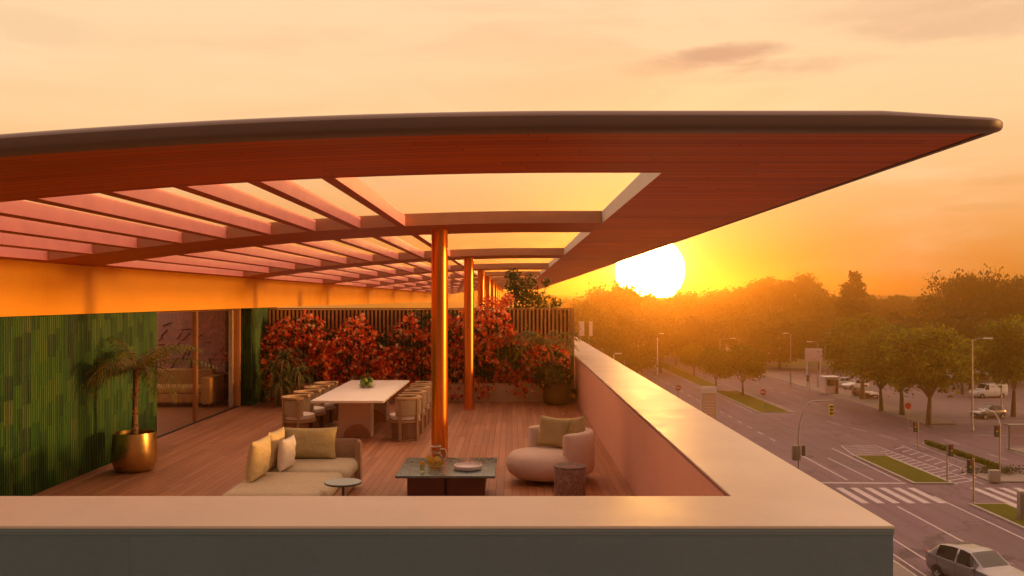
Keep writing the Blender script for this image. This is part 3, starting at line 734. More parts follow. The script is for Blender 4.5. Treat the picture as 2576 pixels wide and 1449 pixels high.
def tree_fern(name, lab, loc, r, ph, ch, lean, fr, seed, n_l=26, pm='potmetal'):
    random.seed(seed); t = thing(name, lab, 'potted plant', loc); pot(t, r, ph, pm)
    mb = MB(); pts = []
    for i in range(9): u = i / 8; pts.append((lean[0] * u * u, lean[1] * u * u, ph * .8 + (ch - ph * .8) * u))
    mb.tube(pts, [.050, .045, .040, .038, .037, .037, .040, .05, .06], 10)
    for q in range(60):
        u = random.random(); a = random.uniform(0, 2 * PI); c = Vector((lean[0] * u * u, lean[1] * u * u, ph * .8 + (ch - ph * .8) * u)); o = Vector((math.cos(a), math.sin(a), 0))
        mb.tube([c + o * .03, c + o * .062 + Vector((0, 0, .03))], [.012, .004], 4)
    mb.build('trunk', M['fibre'], t)
    ml, mr = MB(), MB(); top = (lean[0], lean[1], ch)
    for f in fr: frond(ml, mr, top, *f, n=n_l)
    ml.build('fronds', M['fernleaf'], t, smooth=False, merge=False); mr.build('frond_stalks', M['fibre'], t)
    random.seed(seed + 1); return t
frs = []
random.seed(21)
spec = [(0.05, 1.28, .42, 1.1), (.5, 1.05, .75, 1.3), (1.0, .8, .95, 1.5), (PI - .15, .95, .55, 1.4), (PI - .7, .85, .8, 1.5), (PI + .35, .9, .5, 1.9), (PI * 1.5, .85, .7, 1.6), (PI * 1.5 - .6, .9, .5, 2.0), (PI * 1.5 + .6, .95, .5, 1.9),
        (-.3, 1.0, .3, 1.7), (PI + .55, 1.05, .25, 2.1), (PI - .2, 1.15, .35, 1.5), (.2, .95, .95, 1.5), (1.5, .8, .9, 1.4), (2.0, .85, .8, 1.6), (PI + .1, .95, .15, 1.9), (-.15, .9, .05, 1.9), (PI - .4, .85, 1.15, 1.4), (PI + .9, .9, .2, 1.8), (-.8, .9, .2, 1.9)]
for a, L, e0, cu in spec: frs.append((a + random.uniform(-.1, .1), L, e0, cu))
tree_fern('potted_tree_fern', 'slender tree fern in a large brass pot by the green wall', (-5.50, 12.75, 0), .315, .56, 1.47, (.03, 0), frs, 31, n_l=21)
frs2 = []
for a, L, e0, cu in [(PI, 1.15, .35, 1.0), (PI - .3, 1.0, .6, 1.3), (0.02, 1.25, .38, 1.05), (.35, .9, .8, 1.6), (PI + .5, 1.0, .5, 1.7), (-.6, 1.0, .45, 1.7), (PI * 1.5, .8, .6, 1.8), (PI - .8, .9, .8, 1.5), (PI + .2, 1.0, .15, 1.6), (-.15, .9, .1, 1.8), (1.2, .8, .9, 1.4), (PI, .8, 1.0, 1.8)]:
    frs2.append((a, L, e0, cu))
tf2 = tree_fern('potted_tree_fern', 'small dark tree fern in a dull brass pot at the screen corner', (1.06, 20.72, 0), .33, .50, 1.46, (-.22, .05), frs2, 41, pm='potdark')
C = rng.normal(size=(1500, 3)); C /= np.linalg.norm(C, axis=1)[:, None]; C *= (rng.random((1500, 1)) ** .4); C = C * [.50, .40, .32] + [-.12, -.08, .68]
leafcloud('underplanting', M['vine'], C, .07, tf2, .5)
# strap-leaved plant
t = thing('strap_leaved_plant', 'bushy dark plant with long arching strap leaves by the green wall end', 'plant', (-5.30, 20.45, 0)); t.scale = (1.12, 1.0, 1.12)
random.seed(5); ml = MB()
heads = [(0, 0, .95), (-.25, .05, .7), (.28, -.05, .62), (.05, .15, .55), (-.1, -.15, .4)]
for hx, hy, hz_ in heads:
    for q in range(75):
        a = random.uniform(0, 2 * PI); L = random.uniform(.45, .72); e = random.uniform(.1, 1.45); p = Vector((hx, hy, hz_)); wv = random.uniform(.012, .02); sd = Vector((-math.sin(a), math.cos(a), 0)); vs = []; fs = []
        for i in range(8):
            ww = wv * (1 - (i / 7) ** 2) + .001; vs += [p - sd * ww, p + sd * ww]
            if i: fs.append((2 * i - 2, 2 * i - 1, 2 * i + 1, 2 * i))
            p = p + (Vector((math.cos(a), math.sin(a), 0)) * math.cos(e) + Vector((0, 0, math.sin(e)))) * L / 7; e -= random.uniform(.25, .42)
        ml.add(vs, fs)
ml.build('strap_leaves', M['yucca'], t, smooth=False, merge=False)
mb = MB()
for hx, hy, hz_ in heads: mb.tube([(hx * .5, hy * .5, .0), (hx * .8, hy * .8, hz_ * .5), (hx, hy, hz_)], [.05, .04, .035], 8)
mb.build('stems', M['fibre'], t)
# shrub beyond the screen
def shrub(lab, loc, blobs, n, mat, sz):
    t = thing('leafy_shrub', lab, 'shrub', loc); P = []
    for (bx, by, bz, br, wgt) in blobs:
        q = rng.normal(size=(int(n * wgt), 3)); q /= np.linalg.norm(q, axis=1)[:, None]; q *= rng.random((len(q), 1)) ** .5 * br
        P.append(q * [1, .8, 1] + [bx, by, bz])
    leafcloud('foliage', M[mat], np.concatenate(P), sz, t, .6)
    mb = MB()
    for (bx, by, bz, br, wgt) in blobs: mb.tube([(0, 0, 0), (bx * .5, by * .5, bz * .6), (bx, by, bz), (bx * 1.05, by, bz + br * .8)], [.03, .02, .012, .004], 6)
    mb.build('stems', M['bark'], t)
shrub('leafy green shrub rising behind the slatted screen near the far columns', (.12, 24.0, 0), [(0, 0, 2.75, .34, .3), (.30, 0, 2.6, .38, .3), (-.08, .1, 3.12, .24, .14), (.62, -.1, 2.45, .32, .16), (.35, .1, 3.0, .22, .08), (.0, 0, 2.2, .4, .2), (1.05, 0, 2.38, .22, .07), (.85, .1, 2.95, .16, .05)], 1500, 'shrub', .085)
shrub('small reddish shrub tuft poking above the screen by the third column', (-.60, 23.2, 0), [(0, 0, 2.4, .2, .3), (.3, 0, 2.35, .22, .4), (.5, .0, 2.5, .18, .3)], 700, 'bract', .07)

# ================================================================== DINING SET
TX0, TX1, TY0, TY1 = -3.47, -2.21, 15.05, 18.85
t = thing('dining_table', 'long pale stone dining table on slab legs', 'table', ((TX0 + TX1) / 2, 15.05, 0))
cx = (TX0 + TX1) / 2
MB().rbox(0, 1.9, .7275, TX1 - TX0, 3.8, .045, .008, 2).build('tabletop', M['tabletop'], t)
for j, (yy, xa, xb) in enumerate(((.72, -.30, .28), (2.75, -.02, .28))):
    mb = MB(); hw = .29
    mb.box(-hw, hw, yy, yy + .35, .001, .704, Matrix.Translation((0, 0, 0))); leg = mb.build('leg', M['tableleg'], t, smooth=False)
    mb = MB(); pts = [(-.20, .003)] + [(.045 + .245 * math.cos(a), .003 + .24 * math.sin(a)) for a in [PI * (1 - i / 16) for i in range(17)] if True]
    mb.prism(pts[1:], yy - .003, yy - .001, 'y'); mb.build('arch_inlay', M['legrecess'], leg, smooth=False)
def chair_parts(t):
    r = .30
    def arc(a0, a1, rr, n=20): return [(rr * math.sin(a0 + (a1 - a0) * i / n), -rr * math.cos(a0 + (a1 - a0) * i / n)) for i in range(n + 1)]
    # chair faces +y; back at -y
    A = R(118); bp = arc(-A, A, r - .03)
    MB().sweep(bp, [(-.028, .45), (.028, .45), (.028, .70), (.02, .725), (-.02, .725), (-.028, .70)]).build('backrest', M['chairback'], t, ang=50)
    MB().sweep(arc(-A, A, r - .03, 24), [(-.04, .728), (.04, .728), (.045, .745), (.04, .764), (-.04, .764), (-.045, .745)]).build('top_rail', M['teak'], t, ang=50)
    MB().lathe([(.02, .36), (.255, .36), (.275, .375), (.28, .41), (.265, .445), (.2, .462), (.0, .47)], 32, cap1=False).build('seat_cushion', M['white_fabric'], t)
    MB().lathe([(.285, .315), (.295, .32), (.295, .352), (.285, .357)], 32).build('seat_rail', M['teak'], t)
    for a in (-100, -38, 38, 100):
        a = R(a); x_, y_ = .30 * math.sin(a), -.30 * math.cos(a)
        Tm = Matrix.Translation((x_, y_, 0)) @ Matrix.Rotation(a, 4, 'Z')
        MB().box(-.022, .022, -.018, .018, .0, .735, Tm).build('leg', M['teak'], t, smooth=False)
    mb = MB()
    for i in range(34):
        a = R(-135 + 270 * i / 33); Tm = Matrix.Translation((.272 * math.sin(a), -.272 * math.cos(a), 0)) @ Matrix.Rotation(a, 4, 'Z'); mb.box(-.013, .013, -.008, .008, .03, .318, Tm)
    mb.build('slat_base', M['slatwood'], t, smooth=False)
    MB().lathe([(.26, .008), (.285, .008), (.285, .029), (.26, .029)], 32).build('floor_ring', M['teak'], t)
ch0 = thing('dining_chair', 'x', 'dining chair', (0, 0, 0), 0, 'round-backed dining chairs'); chair_parts(ch0)
first = True
ords = ['nearest', 'second', 'third', 'furthest']
for side, cxx, rz in (('glass doors', -3.80, R(-90)), ('bronze columns', -1.92, R(90))):
    for j in range(4):
        lab = f'{ords[j]} round-backed dining chair on the table side towards the {side}'
        loc = (cxx + (.0 if side == 'glass doors' else .0), 15.62 + .86 * j, 0)
        if first: ch0.location = loc; ch0.rotation_euler = (0, 0, rz); ch0['label'] = lab; first = False
        else: dup(ch0, loc, rz + R(random.uniform(-4, 4)), lab)
# bowl of green fruit on the table
ty = 17.2; t = thing('fruit_bowl', 'clear shallow bowl on the pale dining table', 'bowl', (gp(922, ty), ty, .751))
MB().lathe([(.10, 0), (.15, .012), (.165, .05), (.17, .075), (.163, .075), (.155, .05), (.14, .02), (.01, .015)], 32, cap1=False).build('bowl', M['jug'], t)
MB().rbox(0, 0, -.000, .34, .3, .002, .0005, 1).build('mat', M['linen'], t) if False else None
random.seed(3)
fpos = [(-.07, -.05, .07), (.06, -.06, .07), (0, .06, .07), (-.03, -.02, .15), (.07, .04, .14), (-.09, .05, .11)]
for i, p in enumerate(fpos):
    mb = MB(); mb.lathe([(.005, -.055), (.035, -.045), (.056, -.01), (.052, .02), (.03, .05), (.005, .06)], 14, T=Matrix.Translation((gp(922, ty) + p[0], ty + p[1], .751 + p[2])) @ Matrix.Rotation(random.uniform(0, 1.4), 4, 'X'))
    tag(mb.build('green_fruit', M['fruit']), 'one of the green fruits heaped in the clear bowl', 'fruit', 'green fruits in the bowl')
t = thing('green_sprig', 'leafy green sprig resting on top of the fruit bowl', 'sprig', (gp(922, ty), ty, .93))
leafcloud('leaves', M['shrub'], rng.normal(size=(50, 3)) * [.06, .05, .03] + [0, 0, .03], .06, t); MB().tube([(-.08, 0, -.01), (0, .01, .02), (.09, 0, .05)], .006, 6).build('twig', M['bark'], t)

P = np.stack([rng.uniform(-5.5, 1.3, 90), 21.15 - rng.gamma(1.6, .9, 90), np.full(90, .012)], 1)
tag(leafcloud('fallen_petals', M['bract'], P, .07, None, .8, face=(0, 0, 4.)), 'fallen red petals scattered on the deck below the climbers', None, kind='stuff')
# ================================================================== LOUNGE SET ON THE DECK
def tilt(x_, y_, z_, rz, rx=0., ry=0.): return Matrix.Translation((x_, y_, z_)) @ Matrix.Rotation(rz, 4, 'Z') @ Matrix.Rotation(rx, 4, 'X') @ Matrix.Rotation(ry, 4, 'Y')
t = thing('corner_sofa', 'low sand-coloured corner sofa with woven back frame', 'sofa', (-2.61, 10.3, 0))
MB().rbox(-.0, .88, .305, 1.18, .92, .19, .09, 5, .02, wob=.006).build('seat_cushion', M['linen'], t)
MB().rbox(.0, -.22, .30, 1.14, 1.26, .18, .09, 5, .02, wob=.006).build('seat_cushion', M['linen'], t)
MB().rbox(.0, .33, .12, 1.10, 2.1, .165, .03).build('base', M['wicker'], t)
pth = [(-.55, 1.42), (-.2, 1.42), (.3, 1.42)] + [(.48 + .10 * math.sin(a), 1.32 + .10 * math.cos(a)) for a in (R(0), R(30), R(60), R(90))] + [(.58, 1.20)]
MB().sweep(pth, [(-.035, .10), (.035, .10), (.035, .60), (0, .635), (-.035, .60)]).build('back_frame', M['wicker'], t, ang=50)
def cushion(name, lab, w_, h_, th_, T, mat, cat='cushion', seed=0):
    o = MB().pillow(w_, h_, th_, 16, T=T, seed=seed).build(name, M[mat], ang=80); return tag(o, lab, cat)
cushion('back_cushion', 'wide olive back cushion leaning at the far side of the sofa', .73, .42, .22, tilt(-2.66, 11.43, .40, 0, R(-10)), 'olive', seed=1)
cushion('scatter_cushion', 'large sand cushion nearest the camera along the sofa', .54, .49, .17, tilt(-2.99, 10.22, .39, R(86), R(7)), 'sand', seed=2)
cushion('scatter_cushion', 'sand cushion behind the small pale one on the sofa', .50, .49, .15, tilt(-2.98, 10.85, .395, R(84), R(7)), 'sand', seed=3)
cushion('scatter_cushion', 'small off-white cushion leaning in front of the sand cushions', .40, .40, .15, tilt(-2.80, 10.80, .395, R(84), R(5)), 'white_fabric', seed=4)
t = thing('side_table', 'small round side table with grey-green top on a thin black stem', 'side table', (-1.845, 9.56, 0))
MB().lathe([(.195, .482), (.203, .487), (.203, .496), (.198, .5)], 48).build('rim', M['black'], t)
MB().lathe([(.196, .5005), (.196, .5035)], 48).build('table_top', M['mint'], t)
MB().lathe([(.014, .012), (.014, .484)], 16).build('stem', M['black'], t); MB().lathe([(.15, 0), (.15, .008), (.02, .014)], 32).build('foot', M['black'], t)
t = thing('coffee_table', 'square slate-topped coffee table on a dark red base', 'coffee table', (-.80, 10.47, 0))
MB().rbox(0, .61, .365, 1.20, 1.22, .03, .006, 2).build('table_top', M['slate'], t)
def half(sx):
    pts = []; w0, w1, r_ = .02, .47, .14
    for x_, z_ in ((w0, .349), (w1, .349)): pts.append((sx * x_, z_))
    for i in range(9): a = R(90) * i / 8; pts.append((sx * (w1 - r_ + r_ * math.cos(a)), .001 + r_ - r_ * math.sin(a)))
    pts.append((sx * w0, .001)); return pts
for sx in (-1, 1): MB().prism(half(sx), .12, 1.05, 'y').build('base_block', M['darkbase'], t, smooth=False)
MB().box(-.018, .018, .16, 1.0, .03, .348).build('base_core', M['black'], t, smooth=False)
# jug, glass, plate
jy = 10.95; jx = gp(1094, jy); zt = .381
t = thing('water_jug', 'round glass jug of lemon water on the coffee table', 'jug', (jx, jy, zt))
MB().lathe([(.05, .0), (.085, .01), (.112, .07), (.11, .12), (.085, .17), (.062, .20), (.06, .25), (.068, .275)], 32, cap1=False).build('jug_body', M['jug'], t)
MB().lathe([(.01, .006), (.08, .014), (.106, .07), (.106, .105), (.0, .106)], 32, cap0=False, cap1=False).build('water', M['drink'], t)
MB().lathe([(.064, .272), (.072, .274), (.072, .280), (.064, .281)], 32, cap0=False, cap1=False).build('rim', M['glassedge'], t)
MB().lathe([(.0655, .196), (.0675, .199), (.0655, .202)], 32, cap0=False, cap1=False).build('neck_ring', M['glassedge'], t)
MB().tube([(.062, -.01, .24), (.12, -.01, .245), (.145, -.01, .19), (.13, -.01, .12), (.105, -.01, .10)], .007, 8).build('handle', M['glassedge'], t)
for q, p in enumerate([(-.02, -.085, .12), (.03, -.08, .13), (-.075, -.03, .125), (.06, -.05, .09), (-.05, -.07, .075)]):
    Tm = Matrix.Translation((jx + p[0], jy + p[1], zt + p[2])) @ Matrix.Rotation(random.uniform(-.4, .4), 4, 'Z') @ Matrix.Rotation(R(80), 4, 'X')
    tag(MB().lathe([(.034, -.004), (.036, 0), (.034, .004)], 18, T=Tm).build('lemon_slice', M['lemon']), 'lemon slice floating inside the round glass jug', 'lemon slice', 'lemon slices in the jug')
gy = 10.74; gx = gp(1061, gy)
t = thing('drinking_glass', 'tall glass of lemon water beside the jug', 'glass', (gx, gy, zt))
MB().lathe([(.026, 0), (.032, .14), (.030, .14), (.024, .006)], 24, cap1=False).build('tumbler', M['jug'], t)
MB().lathe([(.023, .008), (.028, .1), (.0, .101)], 24, cap1=False).build('drink', M['drink'], t)
tag(MB().lathe([(.026, -.004), (.028, 0), (.026, .004)], 18, T=Matrix.Translation((gx, gy - .012, zt + .105)) @ Matrix.Rotation(R(70), 4, 'X')).build('lemon_slice', M['lemon']), 'lemon slice standing in the tall drinking glass', 'lemon slice')
py_ = 10.90; pxx = gp(1176, py_)
MBp = MB().lathe([(.10, 0), (.165, .006), (.178, .03), (.176, .052), (.168, .054), (.16, .03), (.10, .022), (.005, .02)], 40, cap1=False)
tag(MBp.build('ceramic_dish', M['plate'], loc=(pxx, py_, zt)), 'round pale pink ceramic dish on the coffee table', 'dish')
# tub chair
t = thing('tub_armchair', 'rounded pink tub armchair beside the side parapet', 'armchair', (.56, 12.10, 0), R(-58))
MB().lathe([(.30, .0), (.36, .01), (.36, .05), (.30, .055)], 40).build('plinth', M['black'], t)
MB().lathe([(.30, .06), (.42, .075), (.50, .14), (.535, .24), (.52, .33), (.46, .39), (.34, .415), (.15, .425), (.0, .427)], 56, cap1=False, T=Matrix.Translation((0, -.12, 0)) @ Matrix.Diagonal((1., 1.02, 1, 1))).build('seat', M['boucle'], t)
def backpath(a0, a1, rr, n=40): return [(rr * math.sin(a0 + (a1 - a0) * i / n), .06 + rr * math.cos(a0 + (a1 - a0) * i / n)) for i in range(n + 1)]
A = R(112); bp = backpath(-A, A, .45)
pr = []
for i in range(24):
    a = 2 * PI * i / 24; pr.append((.085 * math.copysign(abs(math.cos(a)) ** .55, math.cos(a)), .40 + .29 * math.copysign(abs(math.sin(a)) ** .35, math.sin(a))))
ends = []
for i in range(41):
    e = min(i, 40 - i); q = min(1., (e + .35) / 3.); kx = math.sqrt(max(0.02, 1 - (1 - q) ** 2)); ends.append((kx, .86 + .14 * kx))
MB().sweep(bp, pr, ends).build('backrest', M['boucle'], t, ang=75)
cushion('olive_cushion', 'large olive cushion propped upright in the pink tub armchair', .46, .43, .17, tilt(.55, 12.22, .425, R(-14), R(-16), R(6)), 'olive', seed=7)
cushion('olive_cushion', 'smaller olive cushion half hidden by the tub armchair arm', .44, .40, .15, tilt(.86, 12.16, .46, R(-54), R(-12), R(-12)), 'olive', seed=8)
t = thing('stump_table', 'round veined stone side table with dark polished top by the armchair', 'side table', (.715, 10.78, 0))
mb = MB(); seg = 40; prf = []
mb.lathe([(.185, 0), (.19, .02), (.194, .2), (.198, .425), (.194, .43)], 48, cap1=True).build('drum', M['stone'], t)
MB().lathe([(.196, .4305), (.201, .434), (.201, .446), (.197, .45)], 48).build('table_top', pmat('dark_stone_top', (.20, .13, .12), .22, var=.2, nscale=8), t)

# ================================================================== STREET LEVEL
Z0 = STREET
def sheet(name, x0, x1, y0, y1, lift, mat, kind='structure'):
    o = MB().add([(x0, y0, Z0 + lift), (x1, y0, Z0 + lift), (x1, y1, Z0 + lift), (x0, y1, Z0 + lift)], [(0, 1, 2, 3)]).build(name, M[mat], smooth=False)
    o['kind'] = kind; return o
sheet('ground', -68, 418, -43, 638, 0, 'ground')
sheet('road', 20.3, 46.2, -43, 420, .006, 'asphalt')
sheet('cross_road', 46.2, 300, 82, 97, .006, 'asphalt')
sheet('car_park', 49.5, 120, 97.2, 180, .008, 'asphalt2')
def raised(name, x0, x1, y0, y1, h, mat):
    return struct(MB().box(x0, x1, y0, y1, Z0 - .2, Z0 + h).build(name, M[mat], smooth=False))
raised('pavement', 2.4, 20.15, -43, 400, .12, 'pave')
raised('kerb', 20.152, 20.32, -43, 400, .13, 'kerb')
raised('pavement', 46.35, 49.4, 97.4, 400, .12, 'pave'); raised('kerb', 46.18, 46.348, 97.4, 400, .13, 'kerb')
raised('pavement', 46.35, 60, 20, 81.6, .12, 'pave'); raised('kerb', 46.18, 46.348, 20, 81.6, .13, 'kerb')
def island(x0, x1, y0, y1, cut=0.):
    """kerbed median with lawn"""
    def poly(i): 
        return [(x0 + i, y0 + i), (x1 - i, y0 + i), (x1 - i, y1 - i), (x0 + i + (cut if cut > 0 else 0), y1 - i)] if cut >= 0 else [(x0 + i, y0 + i), (x1 - i, y0 + i), (x1 - i, y1 - i), (x0 + i, y1 - i)]
    struct(MB().prism(poly(0), Z0 - .1, Z0 + .13, 'z').build('median_kerb', M['kerb'], smooth=False))
    o = MB().prism(poly(.22), Z0, Z0 + .15, 'z').build('median_lawn', M['grass'], smooth=False); o['kind'] = 'structure'
island(30.3, 33.3, 66.0, 77.6); island(31.0, 33.6, 20, 59.4)
island(30.2, 34.3, 107.0, 132); island(29.9, 33.3, 139, 300)
# painted lines
def lines(name, segs, lift=.011):
    mb = MB()
    for (xa, ya, xb, yb, w_) in segs:
        dx, dy = xb - xa, yb - ya; L = math.hypot(dx, dy); nx, ny = -dy / L * w_ / 2, dx / L * w_ / 2
        mb.add([(xa + nx, ya + ny, Z0 + lift), (xb + nx, yb + ny, Z0 + lift), (xb - nx, yb - ny, Z0 + lift), (xa - nx, ya - ny, Z0 + lift)], [(0, 1, 2, 3)])
    return struct(mb.build(name, M['line'], smooth=False))
lines('zebra_crossing', [(22.1 + 1.06 * i, 59.9, 22.1 + 1.06 * i, 64.8, .52) for i in range(8)])
lines('zebra_crossing', [(34.15 + 1.06 * i, 58.6, 34.15 + 1.06 * i, 64.8, .52) for i in range(11)])
seg = [(22.0, 66.6, 29.9, 66.4, .35), (26.0, 20, 26.0, 59.0, .14), (29.75, 20, 29.9, 62.0, .14), (29.8, 67, 30.0, 82, .14), (25.9, 67.6, 25.9, 78, .14), (27.9, 67.5, 27.8, 77, .12), (22.2, 20, 22.2, 58, .12)]
for i in range(6): seg.append((25.9, 86 + 4.2 * i, 25.9, 88 + 4.2 * i, .14))
for i in range(28): seg.append((25.7, 113 + 6 * i, 25.7, 116 + 6 * i, .14))
seg += [(30.0, 106.4, 34.2, 106.3, .35), (29.7, 108, 29.6, 300, .12), (20.9, 20, 20.9, 58, .1), (20.9, 90, 20.9, 300, .1)]
for i in range(5): seg.append((36 + i * .9, 100 - 5 * i, 36.5 + i * .9, 97 - 5 * i, .13))
for i in range(10): seg.append((43.0, 20 + 8 * i, 43.0, 23 + 8 * i, .12))
for i in range(20): seg.append((40.5, 108 + 7 * i, 40.5, 111 + 7 * i, .12))
seg += [(45.9, 20, 45.9, 80, .12), (45.9, 99, 45.9, 300, .12), (35.0, 108, 35.0, 300, .12), (47, 89.5, 110, 89.5, .14)]
lines('road_markings', seg)
hat = [(33.6, 66, 33.6, 78, .13), (30.6, 78.2, 31.4, 83.4, .13), (31.4, 83.4, 34.6, 83.6, .13), (34.6, 83.6, 35.6, 66, .13), (37.2, 83.5, 37.2, 69, .13), (38.8, 85, 38.8, 70, .10)]
for i in range(15): hat.append((33.6, 66.4 + .95 * i, 35.5 - .05 * i, 67.4 + .95 * i, .16))
for i in range(6): hat.append((31.0 + .1 * i, 78.6 + .8 * i, 34.2, 79.2 + .8 * i, .14))
for i in range(10): hat.append((35.7, 68 + 1.5 * i, 37.1, 69.2 + 1.5 * i, .15))
lines('hatched_marking', hat)
bays = []
for i in range(14): bays.append((58 + 2.6 * i, 105, 58 + 2.6 * i, 110, .11))
for i in range(14): bays.append((58 + 2.6 * i, 126, 58 + 2.6 * i, 131, .11))
bays += [(50.5, 99, 62, 101.5, .11), (51.0, 101, 60, 103, .11)]
lines('parking_bay_lines', bays, .013)
hd = MB().box(39.3, 39.9, 71, 84, Z0, Z0 + .12).build('median_strip', M['kerb'], smooth=False); struct(hd)
P = np.stack([rng.uniform(39.35, 39.85, 5200), rng.uniform(71, 83.5, 5200), Z0 + .12 + rng.random(5200) * .42], 1)
tag(leafcloud('clipped_hedge', M['tree_c'], P, .16), 'low clipped hedge strip along the narrow median', 'hedge')
raised('median_nose', 36.5, 40.5, 66.6, 69.8, .10, 'pave')
P = rng.normal(size=(900, 3)) * [1.2, .5, .16] + [38.8, 70.0, Z0 + .3]; tag(leafcloud('ground_shrub', M['tree_a'], P, .18), 'dark low shrubs at the foot of the median traffic light', 'shrub')

# ------------------------------------------------------------------ trees
def treeproto(name, lab, kind, H, Rr, seed, mat, n_leaf, lsize):
    random.seed(seed); rs = np.random.default_rng(seed)
    t = thing(name, lab, 'tree', (0, 0, Z0)); P = []; ends = []
    if kind == 'round':
        base = H * .30
        for q in range(46):
            v = rs.normal(size=3); v /= np.linalg.norm(v); rad = rs.uniform(.45, 1.) ** .6
            c = np.array([v[0] * Rr * rad * .88, v[1] * Rr * rad * .88, base + (H - base) * (.5 + .46 * v[2] * rad)])
            cr = Rr * rs.uniform(.18, .34); ends.append(c)
            g = rs.normal(size=(n_leaf // 46, 3)) * .52; P.append(g * [cr, cr, cr * .75] + c)
    elif kind == 'pine':
        base = H * .55
        for q in range(34):
            a = rs.uniform(0, 2 * PI); rr = Rr * rs.random() ** .5; c = np.array([rr * math.cos(a), rr * math.sin(a), H * .97 - (rr / Rr) ** 2 * H * .16 - rs.uniform(0, .22) * H])
            cr = Rr * rs.uniform(.16, .30); ends.append(c); P.append(rs.normal(size=(n_leaf // 34, 3)) * [cr * .6, cr * .6, cr * .28] + c)
    elif kind == 'conifer':
        base = H * .12
        for q in range(60):
            u = rs.random() ** .85; a = rs.uniform(0, 2 * PI); rr = Rr * (1 - u ** 1.5) * rs.uniform(.3, 1.) + .1; c = np.array([rr * math.cos(a), rr * math.sin(a), base + (H - base) * u])
            cr = .5 + Rr * .22 * (1 - u); ends.append(c); P.append(rs.normal(size=(n_leaf // 60, 3)) * [cr * .55, cr * .55, cr * .4] + c)
    elif kind == 'broad':
        base = H * .18
        for q in range(60):
            u = rs.random(); a = rs.uniform(0, 2 * PI); w_ = math.sin(PI * (.16 + .74 * u)) ** .6; rr = Rr * w_ * rs.uniform(.35, 1.)
            c = np.array([rr * math.cos(a), rr * math.sin(a), base + (H - base) * u * .97]); cr = Rr * rs.uniform(.15, .30); ends.append(c)
            P.append(rs.normal(size=(n_leaf // 60, 3)) * [cr * .55, cr * .55, cr * .45] + c)
    P = np.concatenate(P); leafcloud('crown', M[mat], P, lsize, t, .62)
    mb = MB(); tr = .018 * H + .05; fork = base * .85 if kind != 'conifer' else H * .9
    mb.tube([(0, 0, -.15), (.02 * H * .2, .01, fork * .5), (.01 * H, -.01 * H * .3, fork)], [tr * 1.35, tr, tr * .75], 8)
    if kind != 'conifer':
        for c in ends[:9]:
            m_ = Vector((0.01 * H, 0, fork)); e = Vector(c); mid = m_.lerp(e, .5) + Vector((0, 0, .04 * H))
            mb.tube([m_, mid, e], [tr * .5, tr * .3, tr * .1], 5)
    mb.build('trunk', M['bark'], t); return t
PR = {}
def plant(key, x_, y_, h, wid, rz, lab, group):
    name, kind, H, Rr, seed, mat, nl, ls = PROTO[key]
    sc = (wid / (2 * Rr), wid / (2 * Rr), h / H)
    if key not in PR:
        t = treeproto(name, lab, kind, H, Rr, seed, mat, nl, ls); PR[key] = t
        t.location = (x_, y_, Z0 + .1); t.rotation_euler = (0, 0, rz); t.scale = sc; t['group'] = group; return t
    return dup(PR[key], (x_, y_, Z0 + .1), rz, lab, group, sc)
PROTO = {
 's1': ('street_tree', 'round', 10.5, 4.4, 11, 'tree_c', 9000, .42), 's2': ('street_tree', 'round', 10.5, 4.2, 12, 'tree_c', 9000, .42), 's3': ('street_tree', 'round', 8, 4.2, 13, 'tree_c', 7500, .42),
 'b1': ('woodland_tree', 'round', 15, 7, 21, 'tree_a', 7500, .75), 'b2': ('woodland_tree', 'broad', 16, 7, 22, 'tree_a', 8000, .75), 'b3': ('woodland_tree', 'round', 15, 7, 23, 'tree_b', 7500, .75),
 'b4': ('woodland_tree', 'broad', 17, 7.5, 24, 'tree_b', 9000, .6), 'p1': ('umbrella_pine', 'pine', 20, 7, 25, 'tree_b', 6500, .7), 'p2': ('umbrella_pine', 'pine', 20, 7, 26, 'tree_b', 6500, .7), 'c1': ('conifer', 'conifer', 19, 4.2, 27, 'tree_b', 8000, .55)}
random.seed(77)
kerbl = ['street tree nearest the silver car, its trunk forking low', 'street tree second in the pavement row from the car park lamp post', 'street tree third in the pavement row, beside the parked cars', 'street tree at the far end of the pavement row by the parked cars']
for i, (px, py, topy, wpx) in enumerate(((2335, 1068, 820, 225), (2268, 1046, 824, 190), (2216, 1034, 835, 170), (2168, 1006, 800, 185))):
    y_ = FPX * 14 / (py - 752); x_ = gp(px, y_); h = 14 - (topy - 752) * y_ / FPX
    plant(['s1', 's2'][i % 2], x_, y_, h, wpx * y_ / FPX, i * 1.7, kerbl[i], 'street trees along the far pavement')
for px, y_, topy, wpx, key, lab in ((1868, 126, 872, 110, 's3', 'low bright green median tree nearest the intersection'), (1800, 133, 880, 100, 's3', 'low median tree just behind the bright green one'), (1745, 158, 868, 80, 's3', 'small hazy median tree along the avenue lawn'), (1700, 185, 862, 80, 's3', 'faint small median tree further up the avenue'), (2548, 104, 800, 190, 's1', 'dense dark tree at the car park edge, right of the lamp post'), (2440, 135, 850, 130, 's2', 'dark tree standing behind the white van')):
    x_ = gp(px, y_); h = 14 - (topy - 752) * y_ / FPX; plant(key, x_, y_, h, wpx * y_ / FPX, random.uniform(0, 6), lab, 'street trees')
